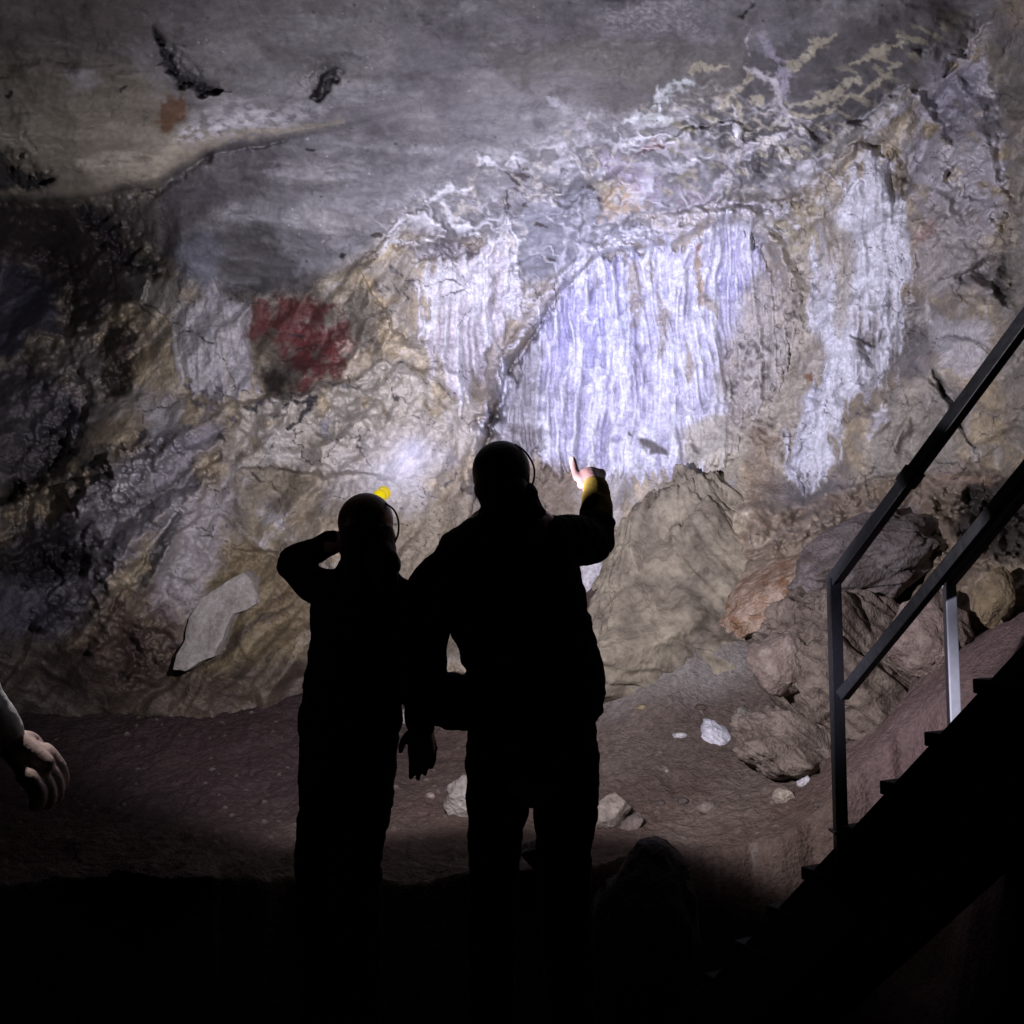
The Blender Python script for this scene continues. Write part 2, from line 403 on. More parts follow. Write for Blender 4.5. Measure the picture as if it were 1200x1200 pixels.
for ln, w, h in [
    ([(20,655),(95,600),(150,560),(215,515)], 15, 0.22), ([(50,735),(120,672),(180,612),(250,560)], 15, 0.2), ([(110,760),(160,700),(200,640)], 13, 0.16), ([(70,610),(120,560),(150,530)], 10, 0.14),
    ([(60,695),(120,640),(190,580),(255,535)], 7, -0.16), ([(0,640),(60,600),(110,560)], 7, -0.14), ([(0,240),(60,240),(130,230),(190,217),(218,202),(244,184),(284,177),(340,163)], 5, -0.09),
    ([(840,235),(890,205),(950,170),(1010,150)], 9, 0.10), ([(860,262),(915,245),(960,215),(1000,180)], 8, 0.10), ([(905,285),(935,262),(965,250)], 7, 0.08), ([(650,225),(690,200),(740,215)], 8, 0.08),
    ([(1065,110),(1100,150),(1105,215)], 9, 0.12), ([(1120,90),(1150,150),(1160,220)], 9, 0.12), ([(1080,60),(1120,60)], 10, -0.08),
    ([(183,42),(195,70),(215,97),(238,110),(258,112)], 7, -0.17),
    ([(258,112),(275,114)], 3, -0.06),
    ([(372,108),(378,92),(398,86)], 9, -0.12),
    ([(0,184),(25,196),(58,211)], 12, -0.16), ([(0,212),(45,214)], 8, -0.14),
    ([(95,238),(120,270),(150,295),(182,320)], 12, -0.35),
    ([(20,300),(60,330),(80,380)], 14, -0.15), ([(10,250),(60,262)], 18, -0.15),
    ([(112,400),(130,385),(152,390)], 16, -0.15), ([(125,430),(140,450)], 18, -0.15),
    ([(0,592),(40,556),(72,516),(85,480)], 10, -0.3), ([(20,660),(60,640),(100,620)], 26, -0.25), ([(50,680),(95,655)], 20, -0.2),
    ([(105,645),(140,610),(175,585)], 5, -0.1), ([(130,712),(165,655),(205,600)], 7, -0.15),
    ([(140,735),(158,770),(150,790)], 18, -0.25),
    ([(345,464),(362,466),(356,482),(340,498)], 5, -0.06), ([(286,470),(300,476)], 5, -0.06),
    ([(420,310),(440,350),(466,392),(480,402)], 3, -0.06),
    ([(470,405),(500,400)], 4, -0.05),
    ([(568,540),(574,500),(576,480),(590,452),(612,412),(632,376)], 4.5, -0.35), ([(574,500),(572,480)], 7, -0.3),
    ([(590,228),(596,242),(588,262),(574,268)], 3, -0.05),
    ([(1092,435),(1112,475),(1140,530)], 2.6, -0.09), ([(1180,300),(1172,340),(1180,360)], 8, -0.14),
    ([(1020,540),(1045,505),(1060,490)], 6, -0.05), ([(1096,398),(1125,395),(1160,410)], 3, -0.05),
    ([(1105,85),(1140,50),(1165,20)], 5, -0.15), ([(1000,145),(1030,120),(1060,100)], 5, -0.1),
    ([(995,175),(1030,165),(1048,170)], 5, -0.06), ([(1018,178),(1032,186)], 5, -0.1),
    ([(1160,640),(1190,600)], 22, -0.2), ([(1110,600),(1170,620),(1220,610)], 22, -0.2), ([(1060,680),(1100,660),(1180,655)], 14, -0.15),
    ([(960,235),(970,260),(972,300)], 7, 0.07), ([(1000,200),(1030,215),(1034,300),(1030,420)], 7, 0.08), ([(1050,215),(1062,300),(1060,400)], 8, 0.09),
    ([(1010,220),(1012,330),(1000,450)], 6, 0.06), ([(940,560),(945,500),(965,440)], 10, 0.06), ([(1040,180),(1048,235)], 5, -0.06),
    ([(820,700),(832,660),(850,630)], 8, 0.08), ([(845,690),(880,640),(940,600)], 8, -0.08), ([(880,650),(930,620),(990,600)], 6, 0.07),
    ([(448,272),(475,255),(500,256),(522,266)], 4, 0.06), ([(520,238),(526,254),(558,276)], 4, 0.06), ([(500,238),(522,221),(550,217)], 4, 0.05),
    ([(567,300),(580,285),(595,262)], 4, 0.07), ([(595,265),(602,300),(612,328)], 4, 0.06),
    ([(470,290),(500,275),(530,282),(556,290)], 7, -0.07), ([(520,300),(545,288),(560,290)], 8, -0.06)]:
    ridge(ln, w, h)

# flowstone draperies: hanging ribs that run down the wall
flow_poly = [(572,500),(590,455),(622,404),(642,368),(668,336),(700,310),(740,298),(790,292),(832,270),(868,264),(902,296),(918,345),(920,395),(905,440),(880,480),(860,520),(830,548),(740,556),(660,550),(600,525)]
col_poly = [(950,330),(955,270),(985,215),(1020,182),(1045,200),(1060,240),(1066,320),(1062,390),(1050,440),(1035,465),(1005,470),(985,490),(975,540),(957,588),(936,582),(928,530),(945,470),(958,420),(955,370)]
left_poly = [(203,365),(225,345),(252,338),(285,355),(300,400),(303,455),(265,470),(222,460),(210,420)]
mid_poly = [(490,330),(520,305),(548,297),(580,285),(606,310),(612,345),(600,385),(570,420),(552,455),(540,470),(515,440),(498,390)]
fringe = fbm((X + 0.6 * wx) / 13, (Y + 0.6 * wy) / 75, 4, 49, 0.6)
def fringed(poly, spread, bias=0.0): return sstep(0.16, -0.16, poly_sd(poly, XS, YS) / spread + 1.1 * fringe + bias)
flow_m = fringed(flow_poly, 36, -0.1)
col_m = fringed(col_poly, 34, 0.05) * sstep(-0.5, 0.0, fbm((X + wx) / 26, Y / 190, 3, 48))
lft_m = fringed(left_poly, 24)
mid_m = fringed(mid_poly, 30)
drift = 16 * fbm(X / 90, Y / 160, 3, 50)
st1 = ridged((X + drift) / 21, Y / 190, 2, 51)
st2 = ridged((X + drift + 3 * n_mid) / 8.5, Y / 62 + 1.5 * n_mid, 3, 52)
st3 = fbm((X + drift) / 4.2, Y / 26 + n_mid, 2, 53)
ribs = 0.085 * st1 + 0.045 * st2 + 0.014 * st3
slope_x = (X - 250) * 0.18
stL = ridged((X - (Y - 400) * 0.18 + drift) / 17, Y / 150, 3, 55)
H = H * (1 - 0.35 * flow_m)
H += flow_m * (ribs * 0.95 + 0.10 * fbm((X + drift) / 48, Y / 260, 3, 58)) + col_m * (0.05 * st1 + 0.025 * st2) + mid_m * (0.05 * st1 + 0.03 * st2) + lft_m * 0.05 * stL
vz0 = sstep(30, -30, poly_sd([(430,262),(520,210),(600,180),(700,140),(820,100),(900,110),(985,150),(1030,150),(1000,230),(930,270),(860,262),(760,290),(690,310),(640,360),(600,400),(560,340),(480,310)], XW, YW)) * (1 - flow_m)
H += vz0 * 0.045 * ridged((X + 0.5 * Y + 2.2 * wx) / 62, (Y - 0.35 * X + 2.2 * wy) / 24, 2, 81)
# pitted, popcorn-like rock right of the draperies
pop_poly = [(840,420),(900,300),(955,280),(955,380),(945,440),(925,500),(900,540),(870,520),(850,480)]
pop_m = sstep(14, -14, poly_sd(pop_poly, XW, YW))
p1, p2, pv = cells(XW / 8, YW / 10, 17)
H -= pop_m * 0.045 * sstep(0.45, 0.1, p1) * (n_mid > -0.1)

D2 = D - H
D2 = np.maximum(D2, 1.0)
verts = W(X.astype(np.float64), Y.astype(np.float64), D2.astype(np.float64)).reshape(-1, 3)

# ------------------------------------------------------------------ base colour of the rock: minerals, plus darkness painted into holes
def arr(c): return np.array(c, np.float32)
GREY = arr((0.27, 0.265, 0.27)); TAN = arr((0.39, 0.32, 0.21)); CREAM = arr((0.60, 0.53, 0.40)); WHITE = arr((0.80, 0.80, 0.82)); PALE = arr((0.58, 0.56, 0.58))
BROWN = arr((0.20, 0.14, 0.09)); DIRT = arr((0.125, 0.09, 0.072)); DARK = arr((0.025, 0.022, 0.025)); PURP = arr((0.24, 0.22, 0.25)); VIOL = arr((0.56, 0.54, 0.74))
OLIVE = arr((0.20, 0.155, 0.085)); RED = arr((0.13, 0.03, 0.03)); ORANGE = arr((0.36, 0.19, 0.08)); SLATE = arr((0.125, 0.118, 0.118))
col = TAN * np.ones(X.shape + (1,), np.float32)
def mixin(m, c):
    global col
    col = col * (1 - m[..., None]) + (c if isinstance(c, np.ndarray) and c.ndim == 3 else arr(c)) * m[..., None]
mixin(sstep(-0.15, 0.35, n_mid + 0.4 * n_sml), (0.48, 0.41, 0.29))
mixin(0.7 * sstep(0.0, 0.4, -n_big + 0.3 * n_mid), PURP)
mixin(ceil_m, GREY)
mixin(ceil_m * 0.6 * sstep(-0.05, 0.35, fbm(X / 80, Y / 40, 4, 61)), SLATE * 1.3)
mixin(ceil_m * 0.45 * sstep(0.0, 0.4, fbm(X / 60, Y / 34, 4, 62)), (0.40, 0.38, 0.37))
mixin(ceil_m * sstep(0.48, 0.6, fbm(X / 5, Y / 4, 2, 63)) * 0.4 * sstep(0, 0.3, n_mid), PALE)
# every broken face has its own tint
tint = (0.30 * tin(lx / 58, ly / 25, 2) + 0.30 * tin(lx / 130, ly / 58, 1)) * kL + (0.26 * tin(TX / 27, TY / 40, 5) + 0.3 * tin(TX / 60, TY / 95, 4)) * (1 - kL)
tint = tint * (1 - ceil_m) + ceil_m * (0.18 * tin((TX + TY) / 70, (TY - TX * 0.4) / 34, 8) + 0.12 * tin((TX + TY) / 170, (TY - TX * 0.4) / 80, 7))
col = col * np.clip(1 + tint, 0.4, 1.7)[..., None]
# flaky, smeared crusts: along the bedding on the left, straight down on the right
uu = (X * 0.78 - Y * 0.62); vv = (X * 0.62 + Y * 0.78)
sm_l = fbm((uu + 1.5 * wx) / 120, (vv + 1.5 * wy) / 13, 4, 67, 0.6); sm_r = fbm((X + 1.5 * wx) / 15, (Y + 1.5 * wy) / 90, 4, 68, 0.6); sm_c = fbm((X + 0.9 * Y + 2 * wx) / 70, (Y - 0.3 * X + 2 * wy) / 26, 4, 69, 0.6)
sm = np.where(X < 520, 1, 0) * 0
kl = sstep(620, 420, X); sm = sm_l * kl + sm_r * (1 - kl)
mixin((1 - ceil_m) * 0.75 * sstep(0.12, 0.42, sm), (0.56, 0.53, 0.49)); mixin((1 - ceil_m) * 0.6 * sstep(0.12, 0.42, -sm), (0.17, 0.145, 0.125))
mixin(ceil_m * 0.25 * sstep(0.1, 0.4, sm_c), (0.42, 0.41, 0.41)); mixin(ceil_m * 0.3 * sstep(0.12, 0.4, -sm_c), (0.15, 0.14, 0.14))
# small crystals and pits scattered over the ceiling
s1, s2, sv_ = cells(X / 9, Y / 8, 33)
mixin(ceil_m * (sv_ > 0.86) * sstep(0.16, 0.05, s1) * 0.8 * sstep(0.0, 0.3, n_mid + 0.5 * n_big), (0.8, 0.8, 0.82)); mixin(ceil_m * (sv_ < 0.05) * sstep(0.3, 0.15, s1) * 0.7 * sstep(0.0, 0.25, -n_mid), DARK * 2)
# irregular slate grey tone along noise ridges
mixin(0.4 * sstep(0.34, 0.65, ridged(XS / 60, YS / 45, 4, 64)) * (n_mid < 0.2) * (1 - ceil_m), SLATE)

n_brk = fbm(X / 10, Y / 8, 3, 66)
def patch(poly, c, a=1.0, soft=5, brk=0.0, bs=18, asp=1.0, src=None):
    global col
    x0 = min(p[0] for p in poly) - 40; x1 = max(p[0] for p in poly) + 40
    y0 = min(p[1] for p in poly) - 40; y1 = max(p[1] for p in poly) + 40
    ii = np.searchsorted(gy, [y0, y1]); jj = np.searchsorted(gx, [x0, x1])
    S = np.s_[ii[0]:ii[1], jj[0]:jj[1]]
    if X[S].size == 0: return
    sd = poly_sd(poly, XW[S], YW[S]) + (0.5 + 0.06 * soft) * (7 * n_sml[S] + 5 * n_fin[S])
    m = sstep(soft, -soft, sd) * a
    if brk > 0:
        nn = fbm(X[S] / bs, Y[S] / (bs * asp), 4, 70 + int(x0) % 13)
        m = m * sstep(brk - 0.13, brk + 0.13, nn + 0.25)
    col[S] = col[S] * (1 - m[..., None]) + arr(c) * m[..., None]

def streak(line, w, c, a=1.0, soft=0.5, ragged=0.7):
    global col
    x0 = min(p[0] for p in line) - 30 - 2 * w; x1 = max(p[0] for p in line) + 30 + 2 * w
    y0 = min(p[1] for p in line) - 30 - 2 * w; y1 = max(p[1] for p in line) + 30 + 2 * w
    ii = np.searchsorted(gy, [y0, y1]); jj = np.searchsorted(gx, [x0, x1])
    S = np.s_[ii[0]:ii[1], jj[0]:jj[1]]
    if X[S].size == 0: return
    d, s, t = line_sd(line, X[S] + 0.75 * wx[S], Y[S] + 0.75 * wy[S])
    ww = w * (1 + 1.5 * ragged * (n_sml[S] + 0.7 * n_fin[S])) * (0.4 + 0.6 * np.sin(np.clip(t, 0.02, 0.98) * math.pi))
    m = a * sstep(1 + soft, 1 - soft, d / np.maximum(ww, 0.3)) * (sstep(-0.5, -0.1, n_brk[S]) if sum(c) > 0.3 else 1)
    col[S] = col[S] * (1 - m[..., None]) + arr(c) * m[..., None]

for i, (ln, w) in enumerate([([(600,405),(632,362),(662,326),(695,295),(738,283),(782,276),(830,252),(870,247),(905,275)],6), ([(640,338),(672,308),(700,285),(745,274),(800,268)],3), ([(650,345),(690,300),(730,290)],3), ([(800,262),(850,240),(895,248),(925,275)],3),
                    ([(1010,160),(1060,120),(1100,85)],4), ([(985,215),(1015,185),(1050,195)],4), ([(440,300),(470,265)],3)]):
    streak(ln, w, (0.74, 0.73, 0.76), 0.85, 0.6, 0.8)
streak([(-20,226),(60,225),(130,214),(190,201),(240,171),(280,163),(335,151),(400,140)], 9, (0.40,0.36,0.28), 0.8, 0.6, 0.5)  # lip rim paled in the colour, the frontal beam barely brings it out
# ---- left: overhanging slab; darkness of holes and recess painted in
patch([(-300,40),(120,60),(180,100),(230,150),(250,175),(190,212),(60,235),(-300,238)], (0.27,0.245,0.19), 0.9, 22)
patch([(-200,-100),(160,-60),(180,40),(120,90),(0,60),(-200,60)], (0.19,0.165,0.155), 0.8, 30)
patch([(190,118),(216,112),(220,135),(200,152),(186,140)], (0.17,0.10,0.06), 1, 4)
patch([(212,150),(225,135),(265,125),(330,120),(390,120),(330,148),(260,165),(215,175)], PALE, 0.75, 7, 0.2, 16, 0.5)
patch([(70,85),(105,80),(115,98),(80,110)], PALE, 0.6, 6)
patch([(60,228),(160,200),(215,170),(260,165),(200,205),(100,236)], (0.40,0.36,0.28), 0.7, 8)  # lit rim of the lip, painted pale here too
for p in [(245,186,6),(226,224,7),(172,220,6),(233,305,6),(370,172,6),(140,107,4),(190,82,4),(8,115,4),(283,213,4),(395,300,5)]:
    streak([(p[0]-p[2],p[1]+2),(p[0]+p[2],p[1]-2)], p[2]*0.6, DARK, 0.95)
streak([(366,108),(374,96),(380,88)], 8, DARK, 1); streak([(380,88),(398,84)], 5, DARK, 0.8); streak([(376,100),(392,92)], 6, SLATE, 0.9)
streak([(183,40),(195,70),(215,97),(240,110),(256,113)], 6, DARK, 0.9); streak([(250,112),(276,114)], 2, DARK, 0.8)
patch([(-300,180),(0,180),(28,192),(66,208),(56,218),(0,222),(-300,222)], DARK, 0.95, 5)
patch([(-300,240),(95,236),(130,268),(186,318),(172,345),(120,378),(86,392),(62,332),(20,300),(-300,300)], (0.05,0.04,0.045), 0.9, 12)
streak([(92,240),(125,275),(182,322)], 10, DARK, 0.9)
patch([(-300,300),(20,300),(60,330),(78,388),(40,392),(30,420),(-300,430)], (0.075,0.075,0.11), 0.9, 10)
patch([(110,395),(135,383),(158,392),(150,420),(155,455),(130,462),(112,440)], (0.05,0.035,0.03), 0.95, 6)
patch([(255,275),(300,272),(345,300),(380,345),(300,350),(262,340),(250,310)], SLATE * 0.7, 0.8, 12)  # shadow below the ceiling painted in as dark slate
patch([(190,290),(250,265),(262,300),(250,345),(205,330)], (0.17,0.175,0.20), 0.9, 10)
patch([(160,300),(185,320),(220,345),(215,365),(170,360),(150,330)], (0.32,0.30,0.27), 0.8, 8)
m = lft_m * (0.55 + 0.45 * sstep(-0.2, 0.5, stL)); mixin(m * 0.9, (0.50,0.48,0.50)); mixin(lft_m * sstep(0.05, -0.45, stL) * 0.7, (0.2,0.19,0.2))
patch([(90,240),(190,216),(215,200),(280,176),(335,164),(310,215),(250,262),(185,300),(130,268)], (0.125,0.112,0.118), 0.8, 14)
# ---- the red stain
patch([(293,352),(330,346),(388,358),(420,330),(440,372),(440,410),(408,415),(385,440),(360,457),(308,460),(303,420),(295,390)], (0.125,0.11,0.085), 0.85, 14)
patch([(297,350),(345,347),(388,358),(400,392),(392,440),(350,456),(334,428),(318,400),(298,394)], RED, 0.85, 8, 0.06, 22)
patch([(330,385),(380,385),(392,420),(372,440),(350,432)], (0.17,0.045,0.042), 0.7, 8, 0.15, 14)
patch([(350,375),(385,380),(388,400),(360,410)], (0.34,0.22,0.2), 0.4, 5, 0.25, 8)
patch([(300,352),(345,350),(340,375),(312,380)], (0.20,0.13,0.11), 0.5, 5, 0.25, 9)
patch([(384,398),(402,396),(418,404),(412,416),(390,414)], (0.55,0.36,0.30), 0.8, 4, 0.25, 5)
patch([(308,432),(322,428),(336,440),(330,460),(308,460)], (0.03,0.022,0.018), 0.9, 5)
# ---- pale ledge wall below
patch([(280,466),(360,457),(405,440),(440,426),(548,436),(560,470),(566,520),(520,556),(280,556),(270,500)], (0.52,0.48,0.41), 0.85, 7, 0.05, 34)
patch([(300,500),(345,500),(350,545),(310,550)], (0.60,0.57,0.53), 0.6, 9)
streak([(345,464),(364,466),(356,482),(339,499)], 4, DARK, 0.95, 0.3, 1.0); streak([(280,470),(292,474),(298,480)], 3.5, DARK, 0.9, 0.3, 1.2); streak([(330,470),(336,468)], 3, DARK, 0.9)
streak([(382,485),(380,510)], 4, (0.3,0.29,0.32), 0.8); streak([(374,448),(400,450),(420,449)], 3, SLATE, 0.8); streak([(520,480),(530,510)], 4, (0.32,0.30,0.28), 0.7)
for q in [(222,455),(238,462),(250,470),(225,500),(245,478),(268,490),(255,455),(300,466),(312,470),(232,476)]:
    streak([(q[0]-4,q[1]-3),(q[0]+4,q[1]+3)], 3, (0.12,0.11,0.14), 0.8, 0.4, 1.2)
patch([(170,478),(220,470),(215,510),(180,520)], (0.60,0.58,0.60), 0.6, 7); patch([(178,510),(212,512),(206,525),(176,524)], WHITE * 0.9, 0.9, 4)
patch([(135,490),(170,482),(172,515),(140,522)], (0.25,0.21,0.15), 0.8, 6); streak([(150,522),(165,514),(172,506)], 3, DARK, 0.9)
patch([(275,560),(400,556),(545,558),(560,620),(500,700),(360,640),(300,640)], (0.30,0.25,0.17), 0.75, 12, 0.05, 40)
patch([(250,640),(360,640),(370,720),(360,800),(200,800),(230,720)], OLIVE, 0.9, 14)
patch([(440,590),(560,590),(580,760),(440,760)], (0.29,0.245,0.175), 0.85, 14)
patch([(305,600),(340,595),(345,620),(318,630)], (0.56,0.53,0.52), 0.8, 8, 0.1, 12); patch([(302,636),(318,634),(318,646),(304,646)], (0.55,0.52,0.48), 0.8, 4)
patch([(390,520),(440,510),(500,520),(500,590),(440,600),(385,590)], (0.52,0.49,0.46), 0.7, 16)
streak([(300,725),(330,700),(360,690)], 3, (0.10,0.07,0.04), 0.8); streak([(200,790),(240,775),(290,740),(345,705)], 5, (0.07,0.05,0.035), 0.9)
patch([(190,580),(240,560),(262,590),(258,660),(240,720),(180,720),(180,650)], (0.42,0.39,0.40), 0.8, 12)
streak([(205,560),(195,640),(180,720)], 6, (0.46,0.43,0.45), 0.7); streak([(225,560),(222,640),(212,700)], 6, (0.48,0.45,0.47), 0.7)
patch([(20,640),(60,600),(130,540),(200,500),(250,500),(230,560),(160,640),(110,700),(60,740),(0,740)], (0.30,0.28,0.32), 0.85, 12)
for ln, w, c in [([(30,650),(90,600),(150,545)],8,PALE*0.85), ([(95,600),(130,580),(150,560)],7,PALE), ([(60,700),(130,640),(200,560)],4,PALE*0.7),
                 ([(120,650),(160,600),(230,540)],5,SLATE), ([(90,540),(115,555),(125,580)],9,SLATE*0.8), ([(100,592),(110,585)],5,DARK), ([(105,642),(125,632)],5,DARK),
                 ([(80,470),(90,480),(85,505)],6,(0.06,0.06,0.10)), ([(0,592),(45,556),(75,512)],9,DARK), ([(160,700),(190,640),(210,600)],7,SLATE*0.6)]:
    streak(ln, w, c, 0.85)
patch([(-300,640),(20,640),(70,600),(100,625),(110,660),(60,690),(-300,700)], DARK, 0.9, 9)  # shade inside the recess painted near black
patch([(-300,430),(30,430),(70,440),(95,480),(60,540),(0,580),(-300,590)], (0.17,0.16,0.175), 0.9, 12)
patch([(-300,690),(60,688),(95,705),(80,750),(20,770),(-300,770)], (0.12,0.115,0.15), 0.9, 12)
patch([(140,735),(160,730),(172,770),(160,800),(135,790)], (0.035,0.025,0.022), 0.9, 9)  # shade of the cavity put into the colour
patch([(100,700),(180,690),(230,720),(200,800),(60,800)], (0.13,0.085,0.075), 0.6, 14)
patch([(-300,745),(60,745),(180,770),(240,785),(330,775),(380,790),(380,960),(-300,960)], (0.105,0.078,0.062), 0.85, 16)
# ---- centre: crusts on the ceiling and the pale flow below them
for ln, w in [([(448,272),(475,256),(500,257),(522,266)],4.5), ([(520,236),(527,255),(558,276)],4.5), ([(498,240),(522,221),(552,216)],4), ([(567,302),(581,285),(595,262)],4.5),
              ([(595,265),(603,300),(612,326)],3.5), ([(560,196),(568,188),(582,196)],3), ([(565,195),(572,186)],2), ([(595,192),(604,181),(618,184)],4), ([(450,284),(490,282),(520,272)],3),
              ([(505,285),(495,300),(490,312)],4), ([(540,395),(540,440)],2.5), ([(518,395),(520,440)],2.5), ([(532,400),(534,450)],2.5), ([(553,330),(565,370),(572,395)],5), ([(575,345),(585,380)],4)]:
    streak(ln, w, WHITE, 0.9, 0.5, 0.9)
patch([(425,310),(490,290),(500,330),(515,400),(500,420),(470,395),(445,350)], (0.44,0.40,0.34), 0.85, 6, 0.02, 18)
for ln in [[(440,330),(448,345)], [(455,335),(468,350)], [(460,310),(470,322)], [(505,350),(515,365)], [(480,345),(486,330)]]: streak(ln, 3.5, (0.12,0.11,0.11), 0.85)
patch([(470,286),(520,276),(558,284),(560,296),(530,296),(505,304)], (0.20,0.18,0.20), 0.8, 5)
patch([(505,325),(530,350),(520,400),(500,400),(470,370)], (0.36,0.29,0.19), 0.6, 7)
m = mid_m * (0.5 + 0.5 * sstep(-0.3, 0.4, st2)); mixin(m * 0.9, (0.66,0.61,0.64)); mixin(mid_m * 0.7 * sstep(0.25, 0.6, st1), WHITE)
patch([(570,440),(600,400),(630,370),(660,335),(640,330),(605,380),(575,410),(560,450),(562,500),(572,480)], (0.46,0.39,0.32), 0.75, 5, 0.05, 14)
patch([(600,270),(640,225),(690,215),(700,260),(690,295),(650,320),(622,330)], (0.27,0.27,0.285), 0.9, 8)
for q in [(612,200,9),(600,206,5),(640,215,5),(605,213,5),(690,218,8),(620,240,4),(632,268,6),(642,305,5),(606,222,4),(615,192,5),(440,268,6),(700,232,6)]:
    streak([(q[0]-q[2],q[1]-1),(q[0]+q[2],q[1]+2)], q[2]*0.5, (0.07,0.055,0.05), 0.9, 0.4, 1.0)
streak([(592,226),(597,242),(590,260),(574,268)], 2.2, (0.06,0.05,0.05), 0.9)
# ---- the draperies
tone = 0.5 * st1 + 0.6 * st2 + 0.5 * st3
base = arr((0.36,0.33,0.36))
halo = sstep(70, -40, poly_sd(flow_poly + col_poly[:0], XW, YW)) + 0.8 * sstep(50, -10, poly_sd([(880,290),(960,240),(1010,230),(990,420),(940,540),(880,520)], XW, YW))
mixin(np.clip(halo, 0, 1) * (1 - ceil_m) * 0.6 * sstep(-0.35, 0.25, n_mid + 0.5 * fringe), (0.56, 0.52, 0.46))
mixin(flow_m, base)
mixin(flow_m * sstep(-0.3, 0.4, tone + 0.35 * fbm((X + drift) / 40, Y / 240, 3, 57)), (0.60,0.58,0.66))
mixin(flow_m * sstep(0.35, 0.75, tone + 0.2 * n_mid), (0.86,0.86,0.88))
vio = sstep(40, -30, poly_sd([(640,380),(690,312),(745,300),(740,360),(700,430),(650,440)], XW, YW)) + sstep(30, -20, poly_sd([(840,270),(900,290),(915,350),(860,360),(835,330)], XW, YW)) + sstep(40, -30, poly_sd([(640,500),(740,480),(770,545),(660,548)], XW, YW)) * 0.6
mixin(np.clip(vio, 0, 1) * flow_m * 0.8 * sstep(0.9, 0.1, tone), (0.46, 0.44, 0.64))
for ln, w, c in [([(742,312),(748,345),(746,380)],9,TAN), ([(772,330),(776,380),(774,420)],6,TAN*0.95), ([(762,300),(764,330)],5,TAN), ([(820,286),(819,330),(826,360)],4,(0.34,0.17,0.10)),
                 ([(816,300),(822,340),(840,380)],5,TAN*1.1), ([(660,320),(672,345)],4,PURP*1.3), ([(806,400),(812,440)],6,TAN), ([(702,320),(700,350)],5,PURP*1.2)]:
    streak(ln, w, c, 0.75)
for ln in [[(728,305),(734,340),(738,400)], [(772,300),(792,350),(815,420)], [(760,300),(775,340),(780,360)], [(785,330),(790,380),(788,440)], [(740,300),(760,290),(772,298)],
           [(700,305),(735,295),(742,302)], [(668,335),(705,300),(740,292)], [(800,290),(830,268),(870,262),(898,286)], [(850,290),(848,320)], [(870,285),(872,330)], [(890,300),(892,345)]]:
    streak(ln, 3.0, WHITE, 0.85, 0.5, 0.9)
patch([(600,440),(625,400),(640,420),(632,470),(625,520),(595,515),(580,490)], (0.40,0.37,0.36), 0.7, 8)
patch([(575,500),(640,500),(640,535),(600,545),(570,530)], (0.22,0.20,0.19), 0.7, 8)
patch([(800,500),(860,490),(885,520),(860,560),(800,550)], (0.52,0.47,0.34), 0.8, 8)
patch([(752,515),(766,514),(775,532),(760,536),(750,528)], (0.13,0.11,0.09), 0.9, 3); streak([(812,522),(820,536)], 4, (0.16,0.14,0.11), 0.9); streak([(740,508),(744,512)], 3, (0.10,0.06,0.04), 0.9)
# ---- right of the draperies: pitted tan rock, pale columns
mixin(pop_m * 0.8, (0.47,0.42,0.33)); mixin(pop_m * 0.8 * sstep(0.40, 0.15, p1) * sstep(-0.15, 0.2, n_mid), (0.15,0.13,0.11)); mixin(pop_m * 0.6 * sstep(0.2, 0.5, n_sml), CREAM)
patch([(900,250),(965,225),(960,280),(905,290)], (0.44,0.39,0.26), 0.8, 6, 0.05, 15)
mixin(col_m * 0.85, (0.44,0.42,0.43)); mixin(col_m * sstep(0.0, 0.5, 0.6 * st1 + 0.6 * st2 + 0.3 * n_mid), (0.72,0.72,0.76)); mixin(col_m * 0.7 * sstep(0.0, -0.5, st2), (0.30,0.28,0.28))
patch([(975,270),(1002,262),(1004,330),(990,400),(980,380)], (0.40,0.36,0.28), 0.7, 6)
patch([(995,405),(1035,395),(1040,412),(1005,420)], (0.20,0.17,0.15), 0.75, 5, 0.1, 8)
streak([(930,560),(950,470),(970,440)], 9, (0.56,0.56,0.62), 0.7); streak([(940,575),(945,520)], 11, (0.58,0.58,0.64), 0.7)
streak([(950,432),(945,438)], 6, (0.22,0.10,0.04), 0.9)
patch([(878,500),(915,500),(912,560),(905,620),(880,640),(882,560)], (0.235,0.17,0.11), 0.8, 18, 0.02, 22, 3.0); patch([(885,515),(900,520),(905,560),(895,560)], (0.33,0.25,0.16), 0.6, 8, 0.1, 10, 2.0)
patch([(1075,70),(1150,40),(1168,90),(1180,150),(1182,195),(1165,270),(1120,285),(1062,225),(1070,140)], (0.46,0.44,0.48), 0.85, 10, 0.03, 30)
patch([(1100,80),(1150,70),(1160,130),(1120,150),(1095,130)], (0.24,0.23,0.28), 0.6, 12)
streak([(1155,60),(1168,110),(1178,160)], 5, PALE, 0.7); streak([(1065,170),(1045,200),(1010,165),(1050,130),(1090,95)], 3.5, PALE, 0.7)
patch([(1070,230),(1100,225),(1160,270),(1160,330),(1100,350),(1068,320)], (0.36,0.33,0.32), 0.8, 12)
patch([(1068,260),(1085,255),(1088,275),(1072,282)], (0.30,0.20,0.17), 0.7, 6)
patch([(1090,380),(1150,375),(1155,410),(1140,440),(1100,432)], (0.56,0.54,0.55), 0.75, 6); streak([(1096,396),(1122,394),(1156,407)], 2.5, (0.16,0.15,0.16), 0.9)
patch([(1040,470),(1095,430),(1130,500),(1110,555),(1020,560),(1000,520)], (0.30,0.275,0.235), 0.85, 10)
patch([(1055,448),(1092,440),(1090,458),(1060,464)], (0.54,0.48,0.40), 0.7, 6); streak([(1014,508),(1035,482),(1040,475)], 5, PALE, 0.9, 0.4)
